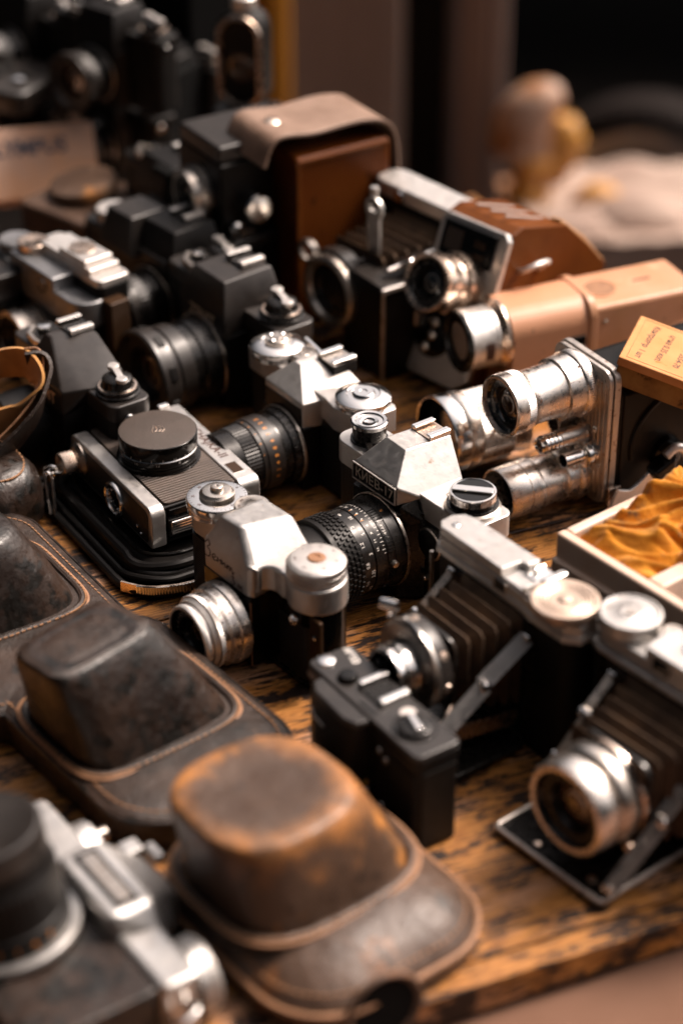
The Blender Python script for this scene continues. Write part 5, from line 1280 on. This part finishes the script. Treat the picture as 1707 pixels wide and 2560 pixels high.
# ------------------------------------------------------------------ black reflexes of the middle distance
def black_reflex(label, loc, rz, name, s=1.0, cover='black_grey', lens=None, apex=None, group=None, rings='black_grey', dialR='lever', win=True, hump=True):
    t = thing('reflex_camera', label, 'camera', loc, rz, s=s, group='black reflex cameras in the back rows')
    g = MB(); g.prism(rrect(-68, 68, -15, 15, 8), 0, 60); obj('body', g, 'leatherette', t, bevel=.8)
    g = MB(); g.hull([(-27, -30, 2), (27, -30, 2), (-27, -30, 54), (27, -30, 54), (-32, -15, 2), (32, -15, 2), (-32, -15, 58), (32, -15, 58)]); obj('mirror_box', g, 'black_satin', t, bevel=1)
    g = MB(); g.prism(rrect(-68.5, 68.5, -15.5, 15.5, 7), 60, 72)
    ap = apex or [(-20, -22, 90), (20, -22, 90), (20, 14, 91), (-20, 14, 91)]
    g.hull([(-27, -30, 52), (27, -30, 52), (-27, -30, 70), (27, -30, 70), (-32, 15, 60), (32, 15, 60), (-32, 14, 72), (32, 14, 72)] + ap)
    cov = obj('top_cover', g, cover, t, bevel=1.4, seg=3)
    if name: g = MB(); add_text(g, name, 11, front(0, -30.3, 61), bold=.35); obj('lettering', g, 'gilt', cov)
    hz = max(a[2] for a in ap)
    hot_shoe(t, (ap[0][0]+ap[1][0])/2, 5, hz, m='bright_silver', w=20, d=18, plate='black_metal')
    if dialR == 'lever':
        g = MB(); g.lathe([(72, 15), (74, 15), (74.4, 14, .3), (77, 14, .3), (77.4, 12), (78, 11), (83, 10), (84.4, 8), (84.6, .1)], tr(50, 0, 0), 72); d = obj('rewind_knob', g, 'black_metal', t)
        g = MB(); g.strip(smooth_line([(40, 3, 86), (47, 1.2, 86.4), (54, -.6, 86.4), (61, -2.4, 85.8)]), 4.6, 2.6, side=(.25, .97, 0)); [g.lathe([(-1.6, 3.6), (-1, 4), (1, 4), (1.6, 3.6)], tr(x_, y_, 86.2), 24) for x_, y_ in ((41, 2.8), (60, -2.2))]; obj('crank', g, 'bright_silver', d, bevel=.6)
        g = MB(); g.lathe([(77.3, 13.2), (77.6, 13), (77.7, 11.6)], tr(50, 0, 0), 60, caps=(False, False)); obj('dial_ring', g, 'ring_copper', d)
    dial(t, -28, 2, 72, 9, 6, 'speed_dial', 'black_metal', .4)
    g = MB(); g.lathe([(72, 12), (75, 12), (76, 11), (76, 5), (79, 5), (79.6, 4)], tr(-48, 0, 0), 60); w = obj('wind_hub', g, 'black_metal', t)
    g = MB(); g.lathe([(79, 4.6), (80.4, 4.4), (80.8, .1)], tr(-48, 0, 0), 30); obj('button', g, 'chrome', w)
    lever(t, [(-56, -4), (-48, -12), (-36, -14), (-28, -12)], 77, 4, 'chrome_dull', 3)
    lug(t, -70, -4, 62); lug(t, 70, -4, 62)
    if lens:
        r, L, zc, steps = lens
        T = front(0, -30, zc)
        g = MB(); g.lathe([(0, r), (2, r), (2.3, r-1), (L*.28, r-1.5), (L*.3, r-3), (L*.45, r-3.2)], T, 96); lb = obj('lens_barrel', g, 'black_metal', t)
        g = MB(); g.lathe([(.2, r+.8), (1.6, r+.8), (2, r)], T, 96, caps=(False, False)); obj('mount_ring', g, 'chrome_dull', lb)
        g = MB(); g.lathe([(L*.44, r-3), (L*.46, r-.6, .5), (L*.66, r-.6, .5), (L*.68, r-2), (L*.72, r-2)], T, 96, caps=(False, False)); obj('focus_ring', g, rings, lb)
        g = MB(); pr = [(L*.7, r-1.6), (L*.74, r+.6), (L*.9, r+1.2), (L*.93, r+1.8), (L*.97, r+1.8), (L, r+.6), (L, r-2), (L*.94, r-3)]
        g.lathe(pr, T, 96, caps=(False, False)); f = obj('front_ring', g, rings, lb)
        g = MB()
        for k in range(16):
            if k % 2: g.box((r+1.0, 0, L*.83), (1.6, r*.30, L*.10), T @ rot('Z', k*22.5))
        obj('grip_block', g, 'black_satin', f, bevel=.3)
        lens_glass(f, T, r-2.6, L-.6, 9, 'glass_amber', inner=.66, ring='black_grey')
    return t
black_reflex('black reflex camera with pale name letters and wide ribbed lens, behind the brown nameplate camera', (-73.5, 1399, 0), -54, 'ZENIT', s=1.07, lens=(30, 50, 30, 0), apex=[(-18, -24, 90), (18, -24, 90), (18, 14, 92), (-18, 14, 92)])
black_reflex('black reflex camera with dull grey prism and bright bone-shaped crank, behind the lying camera', (-178, 1296, 0), -54, 'ЗЕНИТ', lens=None,
             apex=[(-16, -16, 93), (-9, -16, 93), (2, 14, 92), (-16, 14, 92), (38, -14, 73), (42, 14, 73)])
black_reflex('black reflex camera half hidden behind the one with pale name letters', (-120, 1492, 0), -50, '', cover='black_satin', lens=(27, 36, 30, 0))
black_reflex('black reflex camera standing furthest back left of the tall brown case', (-124, 1592, 0), -56, '', cover='black_satin', lens=(28, 40, 32, 0), s=1.1)
# lens of the next black reflex at the left edge
p = at(150, 1035, 30)
t = thing('camera_lens', 'black lens with a bright chrome mount ring beside the leather strap', 'lens', (p.x, p.y, 0), -58)
T = front(0, 0, 30)
g = MB(); g.lathe([(-14, 29), (0, 30), (4, 29), (14, 28), (15, 26), (20, 26)], T, 90); lb = obj('barrel', g, 'black_metal', t)
g = MB(); g.lathe([(-2, 30.4), (0, 31), (1.4, 30.4)], T, 90, caps=(False, False)); obj('mount_ring', g, 'chrome', lb)
g = MB()
for k in range(30): g.box((29, 0, 9), (1.6, 2.6, 5), T @ rot('Z', k*12))
obj('grip_rib', g, 'black_grey', lb, bevel=.3)
g = MB(); g.lathe([(20, 26), (44, 25), (45, 24), (45, .1)], T, 80); obj('front_barrel', g, 'black_satin', lb)

# ------------------------------------------------------------------ strap and dark case at the left edge
s1 = thing('leather_strap', 'looped leather strap, tan inside and dark outside, at the left edge', 'strap', (0, 0, 0))
def P3(px, py, z): return tuple(at(px, py, z))
pts = smooth_line([P3(-70, 1010, 70), P3(-20, 925, 84), P3(50, 905, 92), P3(88, 930, 90), P3(95, 975, 80), P3(60, 1030, 66), P3(0, 1055, 60), P3(-80, 1075, 56)], 8)
g = MB(); g.strip(pts, 24, 2.0, side=lambda u: (.25*sin(u*3), -.3, 1)); obj('inner_loop', g, 'tan_suede', s1, bevel=.5)
pts = smooth_line([P3(70, 912, 92), P3(105, 912, 92), P3(118, 950, 84), P3(100, 1020, 70), P3(55, 1085, 56), P3(-10, 1150, 42), P3(-90, 1210, 34)], 8)
g = MB(); g.strip(pts, 26, 2.4, side=lambda u: (.3, -.45, 1)); o = obj('outer_loop', g, 'case_leather', s1, bevel=.5)
g = MB(); g.tube([(p.x-1.2, p.y-1.2, p.z+12.4) for p in pts], .9, 6); obj('raw_edge', g, 'leather_edge', o)
p = at(45, 1215, 20)
s2 = thing('camera_case', 'smooth dark leather pouch with stitched top edge below the looped strap', 'camera case', (p.x-26, p.y, 0), -40)
g = MB(); rings = []
for z, k in ((0, .9), (6, 1), (26, 1), (36, .93), (42, .78), (45, .5), (46, .2)): rings.append([(x, y, z) for x, y in sup(0, 0, 46*k, 30*k, 3, 48)])
g.loft(rings); obj('body', g, 'case_nose', s2, ang=70)
g = MB()
for k in range(16):
    a = radians(-20+k*8); g.box((0, 0, 0), (3.4, 1, 1), tr(38*cos(a), 25*sin(a), 42) @ rot('Z', math.degrees(a)+90))
obj('stitching', g, 'thread', s2)

# ------------------------------------------------------------------ rangefinder and meter at the left
def rangefinder():
    t = thing('rangefinder_camera', 'grey silver rangefinder camera with round window, far left', 'camera', (-215, 1432, 0), -52)
    g = MB(); g.prism(rrect(-66, 66, -15, 15, 14), 0, 56); obj('body', g, 'leatherette', t, bevel=.8)
    g = MB(); g.prism(rrect(-67, 67, -16, 16, 15), 56, 76); g.box((4, -2, 78), (60, 30, 16)); c = obj('top_cover', g, 'grey_metal', t, bevel=1.6, seg=3)
    g = MB(); g.lathe([(0, 5.6), (1, 5.4), (.4, 4.4)], front(20, -17, 76), 30, caps=(False, False)); obj('round_window', g, 'glass_dark', c)
    g = MB(); g.box((-14, -17.2, 76), (10, .8, 7)); obj('finder_window', g, 'glass_dark', c)
    g = MB(); g.lathe([(76, 15), (78, 15), (78.2, 13.6, .4), (84, 13.6, .4), (85, 12), (84.6, .1)], tr(-44, 0, 0), 80); obj('wind_dial', g, 'grey_metal', t)
    g = MB(); g.lathe([(86, 12), (87.6, 12, .3), (92, 12, .3), (92.6, 11), (92.2, 4), (91.6, .1)], tr(-18, 0, 0), 80); obj('speed_dial', g, 'ring_copper', t)
    g = MB(); g.lathe([(0, 24), (3, 24), (4, 21), (12, 20.6), (13, 23), (22, 22.6), (22, 19), (18, 18)], front(4, -15, 30), 80, caps=(True, False)); l = obj('lens_barrel', g, 'chrome_dull', t)
    lens_glass(l, front(4, -15, 30), 19, 21.6, 6)
    m = thing('metering_camera', 'black sided camera with a stepped cream silver top plate, left', 'camera', (-190, 1424, 0), -50)
    g = MB(); g.prism(rrect(-46, 44, -14, 14, 6), 0, 84); obj('body', g, 'black_satin', m, bevel=1.2)
    g = MB(); g.prism(rrect(-46, 44, -14, 14, 5), 84, 90); g.box((0, 0, 92), (64, 26, 5)); g.box((8, 0, 96), (34, 24, 5)); o = obj('top_cover', g, 'bright_silver', m, bevel=1.2, seg=3)
    g = MB(); g.lathe([(98, 10), (99.6, 9.6), (100, .1)], tr(4, 0, 0), 40); obj('dial', g, 'ring_copper', m)
    g = MB(); g.box((48, -4, 46), (14, 16, 60)); obj('side_block', g, 'brown_plate', m, bevel=1)
    m2 = thing('silver_camera', 'dull silver edged dark camera cut off by the left edge', 'camera', tuple(at(-30, 860, 0)), -55)
    g = MB(); g.prism(rrect(-60, 40, -16, 16, 8), 0, 54); obj('body', g, 'black_satin', m2, bevel=1)
    g = MB(); g.prism(rrect(-61, 41, -17, 17, 8), 54, 74); obj('top_cover', g, 'black_grey', m2, bevel=2, seg=3)
    screw(m2, tr(30, -6, 74), 5, 'ring_copper', 'stud')
rangefinder()

# ------------------------------------------------------------------ further back: tall case, folding camera, black boxes
def tall_case():
    t = thing('camera_case', 'tall red brown leather case with its pale flap laid open on top', 'camera case', (-18, 1530, 0), -58)
    g = MB(); g.box((4, 4, 70), (54, 84, 140)); obj('body', g, 'dark_red_leather', t, bevel=4, seg=3)
    g = MB(); g.box((31.4, 4, 136), (2, 80, 4)); g.box((31.4, -36, 70), (2, 4, 132)); obj('front_trim', g, 'smooth_brown_leather', t, bevel=.8)
    g = MB(); pts = smooth_line([(0, -64, 138), (0, -52, 158), (0, -20, 156), (0, 20, 157), (0, 44, 150), (0, 53, 130), (0, 55, 84)], 8)
    g.strip(pts, 60, 3, side=(1, 0, 0)); f = obj('flap', g, 'pale_leather', t, bevel=.8)
    g = MB(); g.lathe([(0, 7), (2, 7), (4, 4), (4, .1)], tr(0, -40, 158), 30); obj('stud', g, 'ring_copper', f)
    c = thing('twin_lens_camera', 'black boxy twin lens camera with two dull steel lens rims, in shadow', 'camera', (-70, 1540, 0), -58)
    g = MB(); g.box((0, 0, 66), (66, 88, 132)); obj('body', g, 'black_satin', c, bevel=2)
    g = MB(); g.box((0, -6, 139), (62, 76, 14)); obj('hood', g, 'black_grey', c, bevel=3)
    for z in (100, 58):
        g = MB(); g.lathe([(0, 22), (6, 22), (8, 19), (14, 18.5), (15, 17), (14, 15)], front(0, -44, z), 64, caps=(True, False)); l = obj('lens', g, 'chrome_dull', c)
        lens_glass(l, front(0, -44, z), 15, 14, 5)
    g = MB(); g.lathe([(0, 12), (10, 12, .6), (12, 10), (12, .1)], tr(34, -18, 96) @ rot('Y', 90), 50); obj('focus_knob', g, 'chrome', c)
    g = MB(); g.lathe([(0, 7), (6, 7), (8, 5), (8, .1)], tr(34, -34, 80) @ rot('Y', 90), 40); obj('wind_knob', g, 'chrome', c)
    g = MB(); g.strip(smooth_line([(36, -22, 78), (40, -28, 60), (38, -30, 40), (36, -26, 20)]), 9, 2, side=(0, 1, 0)); obj('strap_end', g, 'rusty_leather_flat', c)
tall_case()
def folding_far():
    o0 = at(1085, 482, 112)
    t = thing('folding_camera', 'folding camera with long silver top plate and steel lens rim before the tall brown case', 'camera', (o0.x, o0.y, 0), -49)
    g = MB(); g.prism(rrect(-52, 70, -14, 14, 12), 0, 100); obj('body', g, 'black_satin', t, bevel=1)
    g = MB(); g.prism(rrect(-56, 74, -14, 14, 13.5), 100, 112); obj('top_cover', g, 'bright_silver', t, bevel=2, seg=3)
    g = MB(); g.lathe([(0, 5), (2, 4), (2.2, .1)], front(-22, -14.4, 106), 24); obj('stud', g, 'chrome', t)
    g = MB(); g.lathe([(0, 8), (3, 7), (6, 4), (6, .1)], dirT((-56, -8, 98), (-1, -.4, .2)), 30); g.strip([(-60, -12, 96), (-62, -14, 60), (-61, -14, 20)], 8, 3, side=(0, 1, 0)); obj('strap_lug', g, 'ring_copper', t)
    bellows(t, (6, -15, 58), 66, 70, (-14, -62, 54), 50, 54, 6, 4)
    T = front(-22, -72, 50)
    g = MB(); g.lathe([(-4, 30), (0, 31), (8, 31), (9, 28)], T, 80); s_ = obj('shutter_housing', g, 'black_grey', t)
    g = MB(); g.lathe([(8, 28), (10, 28.6), (14, 28), (16, 25), (15, 22), (10, 20)], T, 80, caps=(False, False)); f = obj('lens_ring', g, 'chrome_dull', s_)
    lens_glass(f, T, 22, 14, 7)
    g = MB(); g.lathe([(6, 9), (9, 10), (12, 9), (12, 6)], T @ tr(-28, 22, 0), 30, caps=(False, False)); obj('side_ring', g, 'chrome_dull', s_)
    g = MB(); g.box((-2, -58, 96), (13, 2.6, 36)); g.lathe([(-1.6, 9), (-1.6, 4), (1.6, 4), (1.6, 9), (-1.6, 9)], front(-2, -58, 116), 32, caps=(False, False)); g.lathe([(-3, 3), (3, 3)], tr(-2, -58, 130), 16); obj('frame_finder', g, 'satin_silver', t, bevel=.3)
    g = MB(); g.strip([(34, -60, 86), (34, -20, 88)], 11, 5, side=(1, 0, .2)); g.strip([(26, -72, 80), (30, -30, 84)], 7, 4, side=(1, 0, .2)); obj('strut', g, 'chrome', t, bevel=1.4)
    b = at(990, 795, 35)
    c = thing('box_camera', 'black box camera edged with narrow silver trim, in front of the folding camera', 'camera', (b.x+2, b.y+6, 0), -56)
    g = MB(); g.box((0, 0, 36), (52, 66, 72)); obj('body', g, 'black_satin', c, bevel=1)
    g = MB(); g.box((0, 0, 73.4), (50, 64, 2.8)); tp = obj('top_plate', g, 'black_grey', c, bevel=.6)
    g = MB(); g.box((26, 0, 73.5), (3, 68, 4)); g.box((-26, 0, 73.5), (2, 68, 3)); obj('trim', g, 'bright_silver', tp, bevel=.8)
    g = MB(); g.box((26, -32.6, 36), (2.2, 2.2, 70)); obj('corner_trim', g, 'chrome_dull', c, bevel=.4)
    g = MB(); g.box((27, 6, 44), (2.4, 22, 12)); obj('latch', g, 'chrome_dull', c, bevel=1)
folding_far()
def back_left():
    # sign, cap, slabs
    c = at(45, 560, 0)
    t = thing('printed_box', 'pale box with dark capital lettering at the left edge', 'box', (c.x-6, c.y+10, 14), 14, rx=-32)
    g = MB(); g.box((0, 0, 30), (150, 40, 60)); bx = obj('box', g, 'label_white', t, bevel=1)
    g = MB(); add_text(g, 'OLYMPUS', 17, front(14, -20.3, 42), bold=.5); obj('lettering', g, 'label_blue', bx)
    c = at(262, 545, 30)
    t = thing('camera_case', 'flat round-backed brown leather case under a large round cap', 'camera case', (c.x, c.y, 0), -40)
    g = MB(); g.prism(rrect(-58, 58, -42, 42, (10, 38, 38, 8), 10), 0, 44); obj('body', g, 'rusty_leather_flat', t, bevel=4, seg=3)
    c = at(212, 468, 50)
    t = thing('lens_cap', 'large dull brown round cap lying on the brown case', 'lens cap', (c.x, c.y, 46), 0, rx=3, ry=-8)
    g = MB(); g.lathe([(0, 26), (1, 28), (8, 28), (10, 27), (10.6, 24), (10, .1)], seg=80); obj('cap', g, 'rusty_leather', t)
    c = at(285, 520, 78)
    t = thing('silver_dial_camera', 'dark camera with a bright round dial behind the stepped silver top', 'camera', (c.x, c.y, 0), -50)
    g = MB(); g.prism(rrect(-18, 90, -16, 16, 6), 0, 62); obj('body', g, 'black_satin', t, bevel=1)
    g = MB(); g.prism(rrect(-19, 91, -17, 17, 6), 62, 70); g.hull([(12, -24, 62), (56, -24, 62), (12, 16, 62), (56, 16, 62), (18, -18, 92), (50, -18, 92), (18, 14, 92), (50, 14, 92)]); obj('top_cover', g, 'black_grey', t, bevel=1.6, seg=3)
    g = MB(); g.lathe([(70, 14), (78, 14), (79, 13), (79.2, .1)], tr(0, 0, 0), 50); obj('dial', g, 'bright_silver', t)
    g = MB(); g.lathe([(70, 9), (76, 8.6), (77, 6), (77, .1)], tr(72, -2, 0), 40); obj('rewind_knob', g, 'chrome', t)
    c = at(520, 560, 60)
    t = thing('black_camera', 'flat topped black camera with an upright black lever before the twin lens camera', 'camera', (c.x, c.y, 0), -52)
    g = MB(); g.prism(rrect(-50, 66, -24, 22, 5), 0, 66); obj('body', g, 'black_satin', t, bevel=1)
    g = MB(); g.prism(rrect(-50.6, 66.6, -24.6, 22.6, 5), 66, 74); obj('top_cover', g, 'black_grey', t, bevel=1.4)
    g = MB(); g.hull([(-30, -22, 74), (-20, -22, 74), (-30, -12, 74), (-20, -12, 74), (-28, -20, 96), (-22, -20, 96), (-28, -14, 96), (-22, -14, 96)]); g.box((-32, -18, 98), (22, 8, 5)); obj('lever', g, 'black_matte', t, bevel=1)
    # dark heap at the upper left
    heap = [
        ((345, 330), (100, 60, 84), -30, 'black box camera standing on end in the dark heap, with brass stud', 0),
        ((180, 290), (100, 70, 70), 10, 'big black box camera body in the dark heap at the upper left', 1),
        ((470, 250), (80, 60, 150), -46, 'black folding camera standing upright before the yellow board', 2),
        ((40, 300), (100, 80, 60), -20, 'dark camera body behind the pale lettered box', 3)]
    for px, py, z, rz, lab in ((300, 235, 86, -40, 'black reflex camera on top of the dark heap, centre one'), (110, 190, 72, -52, 'black reflex camera on the dark heap beside the keypad device'),
                               (430, 300, 10, -34, 'black reflex camera leaning by the upright black folding camera'), (330, 410, 4, -56, 'black reflex camera in front of the dark heap, above the round cap')):
        q = at(px, py, z); r_ = black_reflex(lab, (q.x, q.y, z), rz, '', cover='black_satin', lens=(26, 34, 30, 0), s=.9)
    for (px, py), d, rz, lab, k in heap:
        c = at(px, py+70, 0)
        t = thing('black_camera', lab, 'camera', (c.x, c.y+30, 0), rz)
        g = MB(); g.box((0, 0, d[2]/2), (d[0], d[1], d[2])); obj('body', g, 'black_matte', t, bevel=5, seg=3)
        g = MB(); g.box((0, -2, d[2]+5), (d[0]*.9, d[1]*.8, 8)); obj('top_cover', g, 'black_satin', t, bevel=3)
        g = MB(); g.lathe([(0, 26), (8, 26), (9, 23), (20, 22), (20, 18), (12, 16)], front(0, -d[1]/2, d[2]*.5), 60, caps=(True, False)); l = obj('lens', g, 'black_metal', t)
        lens_glass(l, front(0, -d[1]/2, d[2]*.5), 17, 18, 5)
        for q in range(2):
            g = MB(); g.lathe([(0, 9), (7, 9), (8, 7), (8, .1)], tr(d[0]*(-.3+.6*q), 0, d[2]+9), 40); obj('dial', g, 'chrome_dull' if (k+q) % 2 else 'chrome', t)
        if k == 0:
            g = MB(); g.lathe([(0, 11), (4, 10), (5, 7)], front(36, -d[1]/2, 100), 30); obj('latch', g, 'ring_copper', t, bevel=1)
    c = atY(612, 145, 1700)
    t = thing('upright_camera', 'silver edged camera standing on end with a round glass window, top centre', 'camera', (c.x, 1700, c.z-50), -20, s=.8)
    g = MB(); g.prism(rrect(-26, 26, -50, 56, 24, 10), -14, 14, front(0, 0, 60)); obj('body', g, 'black_satin', t, bevel=2)
    g = MB(); g.tube([(x, -14, 60+y) for x, y in rrect(-22, 22, -44, 50, 21, 10)], 3, 8, closed=True); obj('edge_trim', g, 'ring_copper', t)
    g = MB(); g.lathe([(0, 15), (2, 15), (3, 12), (1, .1)], front(2, -14, 58), 40); obj('window', g, 'glass_amber', t)
    g = MB(); g.lathe([(0, 13), (12, 13), (14, 11), (14, .1)], tr(0, 0, 116), 40); obj('knob', g, 'bright_silver', t)
    g = MB(); g.box((0, 0, -20), (60, 50, 60)); obj('stand', g, 'black_satin', t, bevel=3)
    c = at(60, 205, 90)
    t = thing('keypad_device', 'black keypad topped device at the upper left with small bright buttons', 'device', (c.x-30, c.y, 80), -26)
    g = MB(); g.prism(rrect(-70, 60, -40, 40, 16), 0, 22); obj('body', g, 'black_grey', t, bevel=5, seg=3)
    for i, (x, y, r) in enumerate(((-30, -12, 10), (40, -10, 9), (0, 8, 6), (16, 8, 6), (0, -8, 6), (16, -8, 6))):
        g = MB(); g.lathe([(20, r), (25, r*.9), (26, .1)], tr(x, y, 0), 30); obj('button', g, 'chrome' if i < 2 else 'black_metal', t)
back_left()
